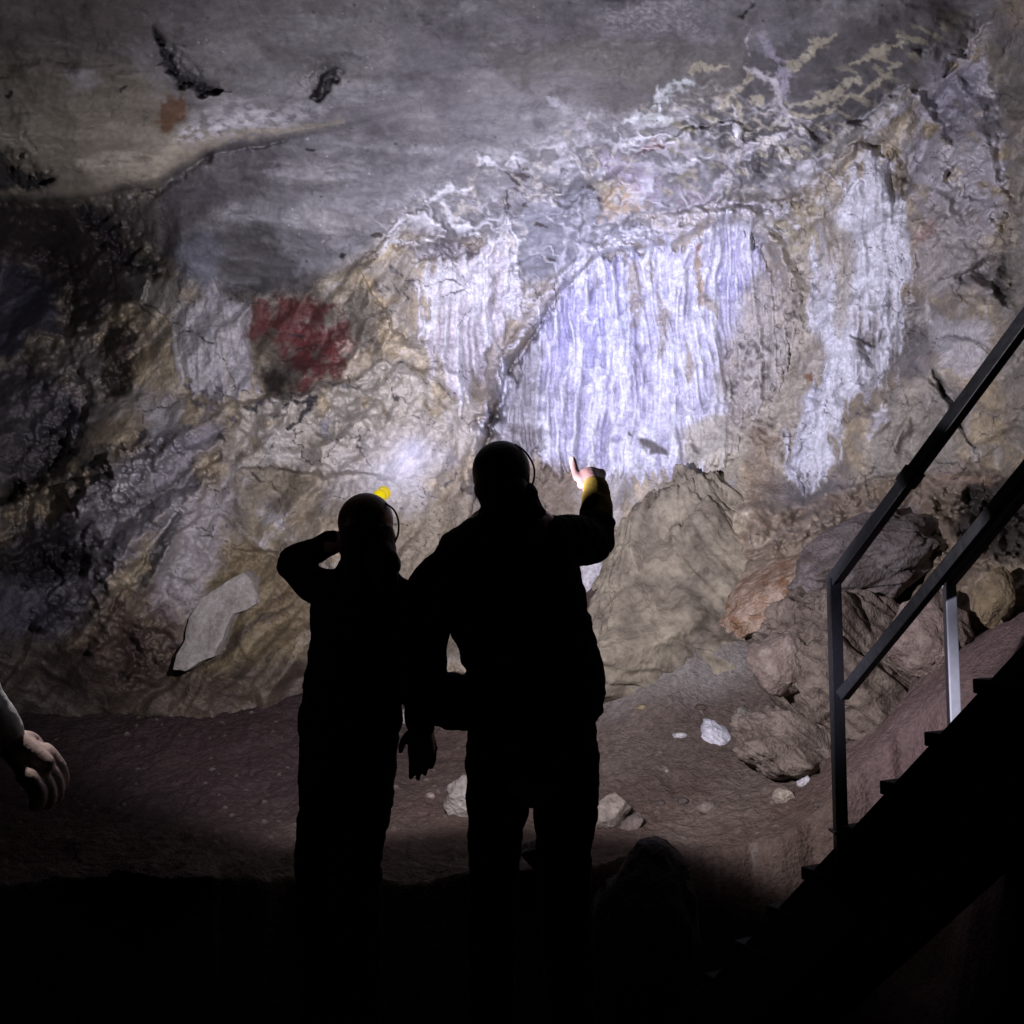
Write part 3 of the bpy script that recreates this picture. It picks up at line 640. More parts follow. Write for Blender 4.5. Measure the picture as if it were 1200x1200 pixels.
streak([(1092,435),(1112,475),(1140,530)], 2.0, DARK, 0.9); streak([(1176,300),(1170,340),(1178,362)], 7, DARK, 0.9)
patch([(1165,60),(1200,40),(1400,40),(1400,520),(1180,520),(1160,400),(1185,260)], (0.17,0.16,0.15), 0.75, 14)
# ---- ceiling right: cream blotches on dark rock, streaks
patch([(820,80),(900,60),(990,30),(1090,-10),(1150,20),(1060,90),(1000,140),(940,190),(880,210),(830,150)], SLATE, 0.9, 12)
patch([(560,60),(700,40),(820,50),(870,30),(860,110),(800,120),(720,130),(600,110)], (0.20,0.185,0.165), 0.8, 16)
xx = X[:, :] ; el = fbm((X + 0.9 * Y) / 46, (Y - 0.45 * X) / 14, 4, 80)
zone = sstep(10, -20, poly_sd([(680,190),(760,150),(830,110),(880,120),(960,90),(1080,20),(1150,10),(1060,95),(1000,150),(955,205),(890,225),(780,250),(700,250)], X, Y))
mixin(zone * sstep(0.12, 0.22, el) * 0.9, (0.38,0.35,0.26)); mixin(zone * sstep(0.25, 0.38, -el) * 0.7, SLATE * 0.8)
for ln, w in [([(805,82),(830,73),(848,72)],5), ([(930,78),(955,55),(980,42)],6), ([(920,82),(926,76)],6), ([(1000,80),(1050,50),(1060,50)],5), ([(1010,110),(1050,75)],4), ([(880,108),(895,120)],6), ([(860,110),(870,145),(868,160)],5),
              ([(935,120),(980,112),(1010,95)],6), ([(840,130),(852,110),(880,85)],4), ([(900,150),(930,140)],5), ([(935,138),(970,130),(1000,112)],4)]:
    streak(ln, w, (0.50,0.46,0.34), 0.9, 0.35, 0.9)
for ln, w, c in [([(765,120),(785,108),(808,92)],8,(0.68,0.74,0.72)), ([(735,140),(770,132),(795,145)],6,(0.66,0.70,0.68)), ([(775,95),(775,125)],3,WHITE), ([(770,165),(800,180),(825,195)],4,PALE), ([(720,175),(745,163),(770,160)],4,WHITE),
                 ([(875,70),(868,45),(880,30)],2,PALE), ([(890,40),(915,90),(922,115)],6,(0.42,0.40,0.46)), ([(870,80),(905,100),(935,150)],4,(0.60,0.57,0.58)), ([(855,120),(865,150),(868,180)],3,WHITE), ([(858,150),(872,170)],3,WHITE),
                 ([(840,215),(880,180),(930,155)],7,(0.62,0.60,0.62)), ([(770,205),(800,200),(815,190)],5,WHITE), ([(745,190),(770,205)],4,PALE), ([(860,245),(900,240),(930,262)],4,PALE), ([(690,130),(680,160),(660,150)],4,PALE), ([(640,110),(670,130),(688,170)],5,PALE)]:
    streak(ln, w, c, 0.85, 0.5, 0.9)
patch([(700,225),(740,222),(765,240),(752,258),(700,262)], (0.48,0.36,0.22), 0.85, 7, 0.05, 14)
patch([(705,180),(745,185),(775,215),(770,240),(735,225),(705,205)], (0.46,0.40,0.46), 0.8, 7, 0.05, 9)
patch([(750,182),(772,166),(786,172),(780,182)], (0.14,0.055,0.05), 0.95, 3)
patch([(740,265),(800,245),(850,235),(830,258),(780,275)], (0.56,0.50,0.42), 0.8, 5, 0.1, 7); patch([(780,225),(850,215),(840,240),(790,245)], (0.30,0.24,0.26), 0.7, 6, 0.1, 9)
patch([(550,95),(680,70),(690,170),(640,190),(560,170)], (0.38,0.37,0.36), 0.6, 24, 0.1, 30)
patch([(700,5),(820,0),(830,40),(720,35)], PALE, 0.6, 10, 0.38, 6, 0.6); patch([(880,0),(892,-6),(872,12),(866,8)], DARK, 1, 2)
patch([(690,-60),(800,-60),(790,2),(700,2)], (0.06,0.055,0.06), 0.9, 8)
# ---- wavy calcite veins where ceiling and wall meet
vz = sstep(25, -25, poly_sd([(430,262),(520,210),(600,180),(700,140),(820,100),(900,110),(985,150),(1030,150),(1000,230),(930,270),(860,262),(760,290),(690,310),(640,360),(600,400),(560,340),(480,310)], XW, YW))
vz = vz * (1 - flow_m) 
vn = ridged((X + 0.5 * Y + 2.2 * wx) / 62, (Y - 0.35 * X + 2.2 * wy) / 24, 2, 81); vn2 = ridged((X + 1.8 * wx) / 30, (Y + 1.8 * wy) / 34, 2, 83)
mixin(vz * 0.62 * sstep(0.45, 0.8, vn) * sstep(-0.3, 0.15, n_mid + 0.2 * n_brk), (0.72, 0.71, 0.72)); mixin(vz * 0.6 * sstep(0.6, 0.8, vn2) * sstep(0.0, 0.3, -n_mid + n_brk), (0.66, 0.61, 0.52))
mixin(vz * 0.5 * sstep(0.35, 0.7, -vn), (0.13, 0.115, 0.105))
# ---- lower wall: brown earth crust under the draperies and slope to the right
patch([(600,540),(690,548),(690,600),(640,640),(600,640)], (0.29,0.235,0.17), 0.85, 10)
patch([(680,560),(750,550),(720,620),(690,660)], (0.52,0.49,0.46), 0.75, 8, 0.05, 16)
patch([(900,600),(960,585),(1030,560),(1120,545),(1240,560),(1240,760),(1000,760),(900,760),(850,720),(830,660)], (0.215,0.165,0.115), 0.9, 12)
patch([(690,640),(830,640),(870,720),(860,800),(690,800)], (0.20,0.155,0.11), 0.9, 10)
patch([(681,655),(712,650),(716,690),(684,705)], (0.58,0.56,0.56), 0.9, 5); patch([(752,630),(770,618),(790,630),(785,655),(760,660)], (0.56,0.54,0.58), 0.8, 5)
patch([(716,655),(762,650),(766,682),(730,692)], (0.15,0.09,0.075), 0.85, 7); patch([(822,690),(830,655),(848,638),(850,650),(838,690)], (0.52,0.50,0.50), 0.7, 6)
patch([(1130,560),(1300,540),(1300,660),(1180,660),(1120,620)], (0.03,0.025,0.022), 0.9, 9)  # shade inside the hole painted near black
streak([(880,640),(920,622),(960,600)], 4, (0.42,0.34,0.25), 0.8); streak([(1080,600),(1100,625),(1110,645)], 4, (0.34,0.24,0.18), 0.8); streak([(1100,560),(1140,565),(1170,560)], 6, (0.30,0.21,0.15), 0.7)
patch([(1020,600),(1080,600),(1100,650),(1040,680),(1000,650)], (0.22,0.205,0.22), 0.8, 8)
# hairline cracks
for sc_x, sc_y, sd_, w_, gate in ((70, 48, 41, 0.022, 0.02), (30, 24, 42, 0.03, 0.12)):
    k1, k2, kv_ = cells((XW + 0.6 * YW) / sc_x, (YW - 0.4 * XW) / sc_y, sd_)
    cr = sstep(w_, w_ * 0.35, k2 - k1) * sstep(gate, gate + 0.15, fbm(X / 60, Y / 50, 3, sd_ + 3)) * (1 - flow_m) * (1 - 0.6 * ceil_m)
    mixin(cr * 0.85, DARK * 1.4)
col = np.clip(col * (1 + 0.22 * n_sml + 0.16 * n_fin)[..., None], 0.008, 0.92)
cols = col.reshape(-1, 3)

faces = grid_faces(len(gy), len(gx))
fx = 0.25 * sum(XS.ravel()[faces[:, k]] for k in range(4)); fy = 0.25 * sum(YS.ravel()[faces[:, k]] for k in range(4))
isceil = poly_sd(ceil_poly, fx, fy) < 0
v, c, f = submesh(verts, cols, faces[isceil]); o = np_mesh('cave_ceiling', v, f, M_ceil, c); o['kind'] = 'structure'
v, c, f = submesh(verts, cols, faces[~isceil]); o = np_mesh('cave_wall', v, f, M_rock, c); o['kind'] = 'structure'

# the rest of the chamber, behind the viewer and to the sides
nu, nv = 150, 90
th = np.linspace(0, 2 * math.pi, nu); ph = np.linspace(-0.5, math.pi / 2, nv)
TH, PH = np.meshgrid(th, ph)
rr = 6.2 + 0.9 * fbm(np.cos(TH) * 2 + 5, np.sin(TH) * 2 + PH * 2, 4, 91) + 0.25 * fbm(np.cos(TH) * 9, np.sin(TH) * 9 + PH * 7, 3, 92)
bv = np.stack([rr * np.cos(PH) * np.cos(TH), rr * np.cos(PH) * np.sin(TH) - 1.0, 0.9 + rr * 0.78 * np.sin(PH)], -1)
f = grid_faces(nv, nu)
mid = bv.reshape(-1, 3)[f].mean(1)
keep = mid[:, 1] < 1.3 * np.abs(mid[:, 0]) * 0.62 + 0.6 - 0.35 * np.maximum(mid[:, 2] - 2, 0)
bc = np.ones((nv * nu, 3), np.float32) * arr((0.24, 0.22, 0.20)) * (1 + 0.4 * fbm(TH * 9, PH * 9, 3, 93)).reshape(-1, 1)
v, c, f = submesh(bv.reshape(-1, 3), bc, f[keep]); o = np_mesh('cave_rear_wall', v, f, M_rock, c); o['kind'] = 'structure'

# ------------------------------------------------------------------ ground
gpts = []
for px, py, dd in [(350,1000,5.1),(600,1000,5.1),(800,1000,5.0),(150,1000,5.1),(350,930,5.9),(600,930,5.8),(800,930,5.7),(150,930,6.0),(500,860,6.9),(700,858,6.8),(840,868,6.5),
                   (150,812,7.5),(350,802,7.5),(550,790,7.6),(0,830,7.2),(700,790,6.85),(760,760,6.8),(820,780,6.6),(700,730,7.1),(780,705,6.95),(850,800,6.5),(770,672,7.0),(720,690,7.15),(880,880,6.0),(940,900,5.6),(1000,890,5.2),
                   (1050,850,5.0),(1110,800,4.95),(1160,760,4.9),(1020,950,4.7),(960,960,5.1),(1200,720,4.9),(1250,700,4.8)]:
    w = W(float(px), float(py), float(dd)); gpts.append((w[0], w[1], w[2]))
for x in (-6, -3, -1, 0.5):
    for y in (-4, 0, 2.7, 4.3): gpts.append((x, y, 0.0))
gpts += [(2.0,-3,0.0),(2.2,1,0.05),(1.6,3,0.05),(3.2,3,0.35),(4.5,2,0.6),(4.5,5,1.3),(3.6,5.2,1.2),(6,0,0.5),(0,10,1.3),(-4,9,1.0),(4,9,1.2),(-6,6,0.8),(1.2,4.0,0.12),(-7,10,1.2),(7,9,1.4),(7,5,1.6),(7,-4,0.3)]
qx = axis(-4.2, 3.4, 0.0125, -8, 8, 1.09); qy = axis(4.2, 8.6, 0.0125, -7, 11, 1.09)
GZ = upsample(lambda a, b: rbf(gpts, a, b, 1.5e-3), qx, qy, 150)
GX, GY = np.meshgrid(qx, qy)
ground_fine = lambda x, y: 0.06 * fbm(x / 0.9, y / 0.9, 4, 30) + 0.034 * fbm(x / 0.25, y / 0.25, 4, 31) + 0.015 * fbm(x / 0.06, y / 0.06, 3, 32)
GF = ground_fine(GX, GY)
k1, k2, kv = cells(GX / 0.09, GY / 0.09, 21)
peb = np.where(kv > 0.80, np.sqrt(np.maximum(0, 1 - (k1 / (0.12 + 0.3 * (kv - 0.8))) ** 2)) * 0.011, 0) * (fbm(GX / 0.6, GY / 0.6, 2, 35) > -0.1)
edge = 4.93 + 0.16 * fbm(GX / 0.8, GX * 0 + 3.3, 4, 37) + 0.05 * fbm(GX / 0.2, GZ * 3 + GY, 3, 38) + 0.16 * sstep(0.15, 0.7, GX) - 0.10 * sstep(-0.4, -2.2, GX)
added_trench = sstep(edge + 0.03, edge - 0.12, GY) * sstep(2.9, 3.25, GY) * sstep(2.1, 1.85, GX + 0.1 * fbm(GY / 0.5, GX, 3, 39)) * sstep(-5.5, -4.0, GX)  # drop added before the people to keep the foreground unlit
GZ = GZ + GF + peb - 1.0 * added_trench
gi = lambda x, y: float(GZ[np.abs(qy - y).argmin(), np.abs(qx - x).argmin()])
# picture chart of the floor for its track, stains and painted-in dim side
yy = GY * CP + (GZ - 1.35) * SP; GPX = 600 + F * GX / np.maximum(yy, 0.3)
gcol = DIRT * np.ones(GX.shape + (1,), np.float32)
def gmix(m, c):
    global gcol
    gcol = gcol * (1 - m[..., None]) + arr(c) * m[..., None]
gn = fbm(GX / 0.7, GY / 0.7, 5, 33)
gmix(sstep(-0.1, 0.4, gn) * 0.8, (0.18, 0.14, 0.115)); gmix(sstep(0.0, 0.4, -gn) * 0.7, (0.115, 0.08, 0.065))
gw = GY + 0.12 * fbm(GX / 0.5, GY / 0.5, 3, 34)
gmix(0.65 * np.exp(-((gw - 6.72) / 0.14) ** 2) * sstep(0.2, 0.9, GX), (0.31, 0.29, 0.26))       # the pale trodden track
gmix(0.6 * np.exp(-((gw - 6.3) / 0.25) ** 2) * sstep(0.2, 0.9, GX), (0.13, 0.105, 0.085))
gmix(0.7 * sstep(1.45, 1.9, GX + 0.2 * gn) * sstep(5.9, 5.2, gw), (0.17, 0.115, 0.115))           # purplish slope by the stairs
gmix(0.85 * sstep(-0.2, -1.3, GX + 0.35 * gn) * sstep(5.4, 6.0, GY + 0.4 * gn), (0.05, 0.034, 0.036)); gmix(0.6 * sstep(-0.6, -1.8, GX + 0.35 * gn), (0.07, 0.046, 0.048))  # left floor darkened in colour for the weaker lamp light there
gmix((peb > 0.003) * 0.7, (0.22, 0.19, 0.165))
gcol = np.clip(gcol * (1 + 0.3 * fbm(GX / 0.05, GY / 0.05, 3, 36))[..., None], 0.01, 0.8)
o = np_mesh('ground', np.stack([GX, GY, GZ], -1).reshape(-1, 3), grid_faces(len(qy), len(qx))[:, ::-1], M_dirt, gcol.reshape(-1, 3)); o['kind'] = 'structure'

#==ROCKS==
# ------------------------------------------------------------------ loose rocks and boulders
def rock(name, center, size, label, col, col2=None, seed=1, cuts=7, rough=0.14, rot=(0, 0, 0), sub=5, cat='rock', group=None, sharp=False, mscale=1.0, taper=0.0):
    rng = random.Random(seed)
    bm = bmesh.new(); bmesh.ops.create_icosphere(bm, subdivisions=sub, radius=1.0)
    pl = []
    for _ in range(cuts):
        n = Vector((rng.gauss(0, 1), rng.gauss(0, 1), rng.gauss(0, 1))).normalized(); pl.append((n, rng.uniform(0.55, 0.85)))
    co = np.array([v.co[:] for v in bm.verts])
    for n, dd in pl:
        k = co @ np.array(n); ex = np.maximum(k - dd, 0) * 0.88
        co = co - ex[:, None] * np.array(n)
    nr = fbm(co[:, 0] * 1.3 + seed, co[:, 1] * 1.3 + co[:, 2] * 1.7, 5, seed % 40) * rough + ridged(co[:, 0] * 2 + co[:, 2], co[:, 1] * 2 - co[:, 2] + seed, 4, seed % 37) * rough * 0.4
    qa, qb = co[:, 0] * 2.1 + co[:, 2] * 1.2 + seed * 1.7, co[:, 1] * 2.1 - co[:, 2] * 1.5 + seed
    qa = qa + 0.25 * fbm(qb * 2, qa * 2, 3, 3); c1, c2, c3 = cells(qa, qb, seed % 50)
    nr = nr + rough * (0.55 * (c3 - 0.5) * sstep(0.0, 0.16, c2 - c1) - 0.30 * np.exp(-((c2 - c1) / 0.05) ** 2)) + rough * 0.3 * fbm(co[:, 0] * 5 + co[:, 2] * 4, co[:, 1] * 5 - co[:, 2] * 4, 4, 9)
    co = co * (1 + nr)[:, None]
    co[:, :2] *= (1 - taper * np.clip(co[:, 2], -0.6, 1))[:, None]
    R = Matrix.Rotation(rot[2], 3, 'Z') @ Matrix.Rotation(rot[1], 3, 'Y') @ Matrix.Rotation(rot[0], 3, 'X')
    co = (co * np.array(size)) @ np.array(R).T
    for v, q in zip(bm.verts, co): v.co = Vector(q) + Vector(center)
    mat = rock_material(label[:40], use_attr=False, col=col, col2=col2, rough=0.75, spec=0.25, scale=mscale, fine=1.5, contrast=1.7)
    o = mesh_obj(name, bm, mat, None, True, center)
    tag(o, label, cat, group)
    return o

def sit(px, py, D, dz=0.0):
    w = V(px, py, D)
    return Vector((w.x, w.y, w.z + dz))

def drop(px, py):
    """where the view direction meets the ground"""
    for dd in np.arange(3.0, 9.0, 0.02):
        w = V(px, py, dd)
        if w.z <= gi(w.x, w.y): return w
    return w

rock('boulder', sit(822, 704, 7.35), (1.08, 0.55, 0.90), 'olive tan rounded peak of rock at the foot of the white flowstone wall', (0.33,0.285,0.20), (0.13,0.105,0.075), 5, 2, 0.24, (0,-0.06,0.3), 7, taper=0.60, mscale=0.42)
rock('boulder', sit(1000, 800, 5.85), (0.66, 0.55, 0.58), 'large cracked brown boulder behind the handrail post', (0.20,0.16,0.125), (0.095,0.072,0.056), 12, 9, 0.24, (0.2,-0.35,0.4), 7)
rock('boulder', sit(912, 776, 5.62), (0.17, 0.18, 0.19), 'round tan knob of rock left of the cracked boulder', (0.28,0.225,0.185), (0.17,0.125,0.10), 21, 5, 0.13, (0.1,0.2,0.1), 5)
rock('boulder', sit(945, 872, 5.75), (0.46, 0.36, 0.22), 'low buff rock under the round knob', (0.23,0.185,0.15), (0.13,0.10,0.08), 26, 6, 0.22, (0.1,0.1,0.6), 6)
rock('boulder', sit(918, 690, 6.3), (0.42, 0.34, 0.16), 'tilted slab with cream and orange bands on the right slope', (0.40,0.30,0.22), (0.20,0.105,0.05), 31, 6, 0.2, (0.2,-0.62,0.1), 6, mscale=1.4)
rock('boulder', sit(1000, 668, 6.2), (0.58, 0.4, 0.27), 'grey brown slab above the cracked boulder seen under the handrail', (0.17,0.145,0.135), (0.09,0.07,0.06), 36, 7, 0.22, (0.1,-0.5,0.3), 6)
rock('boulder', sit(1165, 700, 5.3), (0.10, 0.1, 0.16), 'yellowish upright rock behind the far handrail post', (0.26,0.20,0.12), None, 41, 6, 0.16, (0,0.1,0.2), 5)
rock('boulder', sit(1085, 740, 5.5), (0.24, 0.2, 0.24), 'pale split rock under the middle rail', (0.32,0.25,0.21), (0.18,0.13,0.11), 44, 7, 0.18, (0,0.5,0.2), 5)

slab_out = [(286,669),(298,682),(302,706),(290,714),(273,719),(267,731),(262,748),(250,770),(232,777),(217,787),(202,785),(206,768),(214,750),(221,724),(233,703),(247,694),(264,682)]
bm = bmesh.new()
dd = lambda y: 6.80 + (786 - y) / 116.0 * 0.22
ft = [bm.verts.new(V(x, y, dd(y))) for x, y in slab_out]; bk = [bm.verts.new(V(x + 4, y - 3, dd(y)) + Vector((0.02, 0.42, 0.02))) for x, y in slab_out]
bm.faces.new(ft[::-1]); bm.faces.new(bk)
for i in range(len(ft)): bm.faces.new((ft[i], ft[(i + 1) % len(ft)], bk[(i + 1) % len(ft)], bk[i]))
bmesh.ops.recalc_face_normals(bm, faces=bm.faces)
bmesh.ops.bevel(bm, geom=list(bm.edges), offset=0.007, segments=2, affect='EDGES', profile=0.5)
bmesh.ops.triangulate(bm, faces=bm.faces); bmesh.ops.subdivide_edges(bm, edges=bm.edges, cuts=3, use_grid_fill=True)
for v in bm.verts:
    q = v.co; k = 0.035 * float(fbm(np.array([q.x * 4]), np.array([q.z * 4 + q.y]), 4, 77)[0]); v.co = q + Vector((k, k, k))
o = mesh_obj('rock_slab', bm, rock_material('pale slab stone', use_attr=False, col=(0.42,0.39,0.355), col2=(0.28,0.25,0.215), rough=0.8, spec=0.2, fine=1.2, contrast=1.6, scale=0.8), None, True, V(250, 730, 6.5))
tag(o, 'flat pale slab of stone leaning against the lower left wall', 'rock')

def stone(px, py, w, h, label, col, seed, cuts=6, rough=0.14, rot=(0,0,0), lift=0.35, sub=4, group=None, depth=None):
    p = drop(px, py + h * 0.45)
    sc = p.y / F
    sx, sz = w * 0.5 * sc, h * 0.5 * sc
    return rock('stone', (p.x, p.y + 0.3 * sx, p.z + sz * lift * 1.6), (sx, (depth or 0.8) * sx, sz), label, col, None, seed, cuts, rough, rot, sub, 'stone', group)

stone(716, 946, 62, 38, 'angular flat grey brown block beside the pointing man\'s right leg', (0.33,0.28,0.23), 51, 8, 0.10, (0,-0.3,0.3))
stone(742, 964, 34, 18, 'small dark slab lying just below the angular block', (0.20,0.16,0.14), 52, 7, 0.12, (0,-0.5,0.2))
stone(921, 930, 28, 22, 'rounded pale tan cobble left of the handrail post', (0.42,0.36,0.29), 53, 4, 0.10)
stone(943, 913, 18, 17, 'small whitish stone just above the tan cobble', (0.60,0.58,0.60), 54, 6, 0.15)
stone(838, 857, 44, 26, 'bright white pointed shard on the pale track', (0.80,0.79,0.84), 55, 9, 0.2, (0.1,0.5,-0.3))
stone(797, 861, 18, 8, 'flat white chip left of the bright shard', (0.66,0.64,0.62), 56, 6)
stone(712, 758, 15, 14, 'round pale pebble lying high on the brown slope', (0.62,0.58,0.47), 57, 0, 0.06)
stone(752, 828, 14, 9, 'small ochre pebble on the middle of the slope', (0.36,0.28,0.17), 58, 4)
stone(822, 828, 14, 9, 'small dark brown pebble at the foot of the slope', (0.13,0.095,0.07), 59, 4)
stone(831, 945, 28, 15, 'flat brown stone half sunk in the floor', (0.27,0.22,0.185), 60, 5)
stone(800, 938, 16, 9, 'dark chip between block and sunken flat stone', (0.12,0.095,0.085), 61, 6)
stone(775, 940, 10, 6, 'tiny dark pebble right of the angular block', (0.11,0.085,0.08), 62, 5)
stone(960, 942, 18, 8, 'dark flat stone at the foot of the handrail post', (0.12,0.095,0.08), 63, 5)
stone(783, 904, 8, 6, 'tiny pale pebble on the dark track', (0.48,0.44,0.38), 64, 4)
stone(90, 808, 64, 30, 'dull pinkish rock at the foot of the left wall', (0.31,0.23,0.22), 65, 7, 0.2, (0,0.15,0.2))
stone(151, 812, 8, 6, 'left one of two tiny stones under the dark hollow', (0.42,0.36,0.34), 66, 4)
stone(161, 815, 7, 6, 'right one of two tiny stones under the dark hollow', (0.38,0.32,0.30), 67, 4)
stone(205, 811, 8, 6, 'tiny pale stone below the white slab', (0.46,0.40,0.36), 68, 4)
stone(263, 806, 16, 8, 'flat pale stone right of the white slab\'s foot', (0.44,0.38,0.34), 69, 4)
stone(545, 930, 46, 60, 'pale rock half hidden behind the pointing man\'s left leg', (0.42,0.37,0.33), 70, 6, 0.2)
stone(478, 838, 20, 24, 'pale grey rock seen between the woman and her lowered hand', (0.48,0.44,0.42), 71, 5, 0.15)
stone(504, 932, 12, 8, 'light stone on the floor between the two people', (0.36,0.30,0.26), 72, 4)
stone(522, 925, 6, 6, 'dark pebble on the floor between the two people', (0.10,0.08,0.075), 73, 4)
stone(870, 832, 20, 14, 'greenish grey lump above the white shard', (0.26,0.24,0.20), 74, 5, 0.2)
rock('boulder', sit(752, 1150, 4.2), (0.21, 0.22, 0.57), 'black boulder standing in the dark trench beyond the man\'s right foot', (0.06,0.05,0.045), None, 81, 2, 0.10, (0,0.05,0.3), 5, taper=-0.4)
rock('boulder', sit(640, 1002, 4.85), (0.12, 0.12, 0.08), 'low dark rock seen between the man\'s legs', (0.07,0.055,0.05), None, 82, 5, 0.16, (0,0.1,0.3), 4)
rock('boulder', sit(1185, 872, 4.3), (0.16, 0.12, 0.06), 'dim flat rock seen beyond the stair steps', (0.22,0.2,0.19), None, 83, 5, 0.16, (0,0.1,0.3), 4)

#==STAIRS==
# ------------------------------------------------------------------ staircase and handrails
def box_bm(bm, p0, p1, w, h, up=Vector((0, 0, 1))):
    """square bar from p0 to p1"""
    p0, p1 = Vector(p0), Vector(p1); d = (p1 - p0).normalized()
    s = d.cross(up)
    if s.length < 1e-4: s = Vector((1, 0, 0))
    s.normalize(); u = s.cross(d).normalized()
    vs = [bm.verts.new(p + s * (a * w / 2) + u * (b * h / 2)) for p in (p0, p1) for a, b in ((-1, -1), (1, -1), (1, 1), (-1, 1))]
    for q in ((3, 2, 1, 0), (4, 5, 6, 7), (0, 1, 5, 4), (1, 2, 6, 5), (2, 3, 7, 6), (3, 0, 4, 7)): bm.faces.new([vs[i] for i in q])
    return bm

def bevel(bm, w=0.004):
    bmesh.ops.recalc_face_normals(bm, faces=bm.faces)
    bmesh.ops.bevel(bm, geom=list(bm.edges), offset=w, segments=2, affect='EDGES', profile=0.6)
    return bm

post_base = V(985, 968, 3.9)                      # foot of the near post
run = Vector((0.10, -0.175, 0.0)); rise = 0.2
across = Vector((0.175, 0.10, 0)).normalized()     # towards the far side of the stairs
WID = 0.70
t = empty('staircase', (post_base.x, post_base.y, 0), 'dark staircase rising to the right with open steps under black handrails', 'stairs')
def nosing(i): return post_base + run * i + Vector((0, 0, rise * i))
def bar(name, p0, p1, w, h, mat, parent, bv=0.004):
    bm = bmesh.new(); box_bm(bm, p0, p1, w, h); bevel(bm, bv); return mesh_obj(name, bm, mat, parent, False)
i0, i1 = -6, 10
sa, sb = nosing(i0) + across * (WID / 2) - Vector((0, 0, 0.33)), nosing(i1) + across * (WID / 2) - Vector((0, 0, 0.33))
bm = bmesh.new(); box_bm(bm, sa, sb, WID - 0.06, 0.02); bevel(bm, 0.003); mesh_obj('added_dark_panel', bm, M_tread, t, False)  # dark sheet added so lit ground does not show between the steps
for i in range(i0, i1):
    n = nosing(i) + Vector((0, 0, 0.02)) + run * 0.25
    c = n + run * 0.45 - Vector((0, 0, 0.035))
    bm = bmesh.new(); box_bm(bm, c - across * 0.03, c + across * (WID + 0.03), 0.25, 0.05); bevel(bm, 0.006); mesh_obj('step', bm, M_tread, t, False)
slope = (run + Vector((0, 0, rise)))
for k in (0.0, WID):
    a = nosing(i0) + across * k - Vector((0, 0, 0.245)); b = nosing(i1) + across * k - Vector((0, 0, 0.245))
    bar('stringer', a, b, 0.05, 0.25, M_tread, t)
top = nosing(i1) + run * 0.2
bm = bmesh.new(); box_bm(bm, top + run * 0.2 + across * (WID / 2) - Vector((0, 0, 0.06)), top + run * 5 + across * (WID / 2) - Vector((0, 0, 0.06)), WID + 0.1, 0.08); bevel(bm); mesh_obj('landing', bm, M_tread, t, False)
for k in (0.05, WID - 0.05):
    p = top + run * 4.6 + across * k; bar('landing_leg', (p.x, p.y, -0.05), (p.x, p.y, p.z - 0.1), 0.07, 0.07, M_tread, t)

def handrail(k, label, mat_post, mat_rail, w=0.052, mid=True):
    f = post_base + across * k
    r = empty('handrail', (f.x, f.y, f.z), label, 'handrail')
    hgt = 0.95
    top0 = f + Vector((0, 0, hgt)); end = f + slope * 9.0
    top1 = top0 + slope * 9.0
    bar('post', f - Vector((0, 0, 0.14)), top0 + Vector((0, 0, 0.012)), w, w, mat_post, r)
    for j in (5, 9):
        q = f + slope * j; bar('post', q - Vector((0, 0, 0.1)), q + Vector((0, 0, hgt - 0.034)), w, w, mat_rail, r)
    bar('top_rail', top0 - slope.normalized() * 0.018, top1, w, w, mat_rail, r)
    if mid:
        m0 = f + Vector((0, 0, 0.475)); bar('middle_rail', m0 + slope.normalized() * 0.036, m0 + slope * 8.9, w * 0.9, w * 0.9, mat_rail, r)
    bar('base_plate', f + Vector((-0.036, 0, -0.02)), f + Vector((0.036, 0, -0.02)), 0.08, 0.01, mat_rail, r, 0.002)
    s0 = top0 + slope * 1.75; bar('joint_sleeve', s0, s0 + slope.normalized() * 0.07, w + 0.012, w + 0.012, mat_rail, r)
    return r
handrail(0.0, 'near black square tube handrail with a bent top at its first post', M_steel, M_steel, 0.047)
handrail(WID, 'far handrail with a pale lit post beyond the stairs', M_steel_lit, M_steel, 0.045, False)

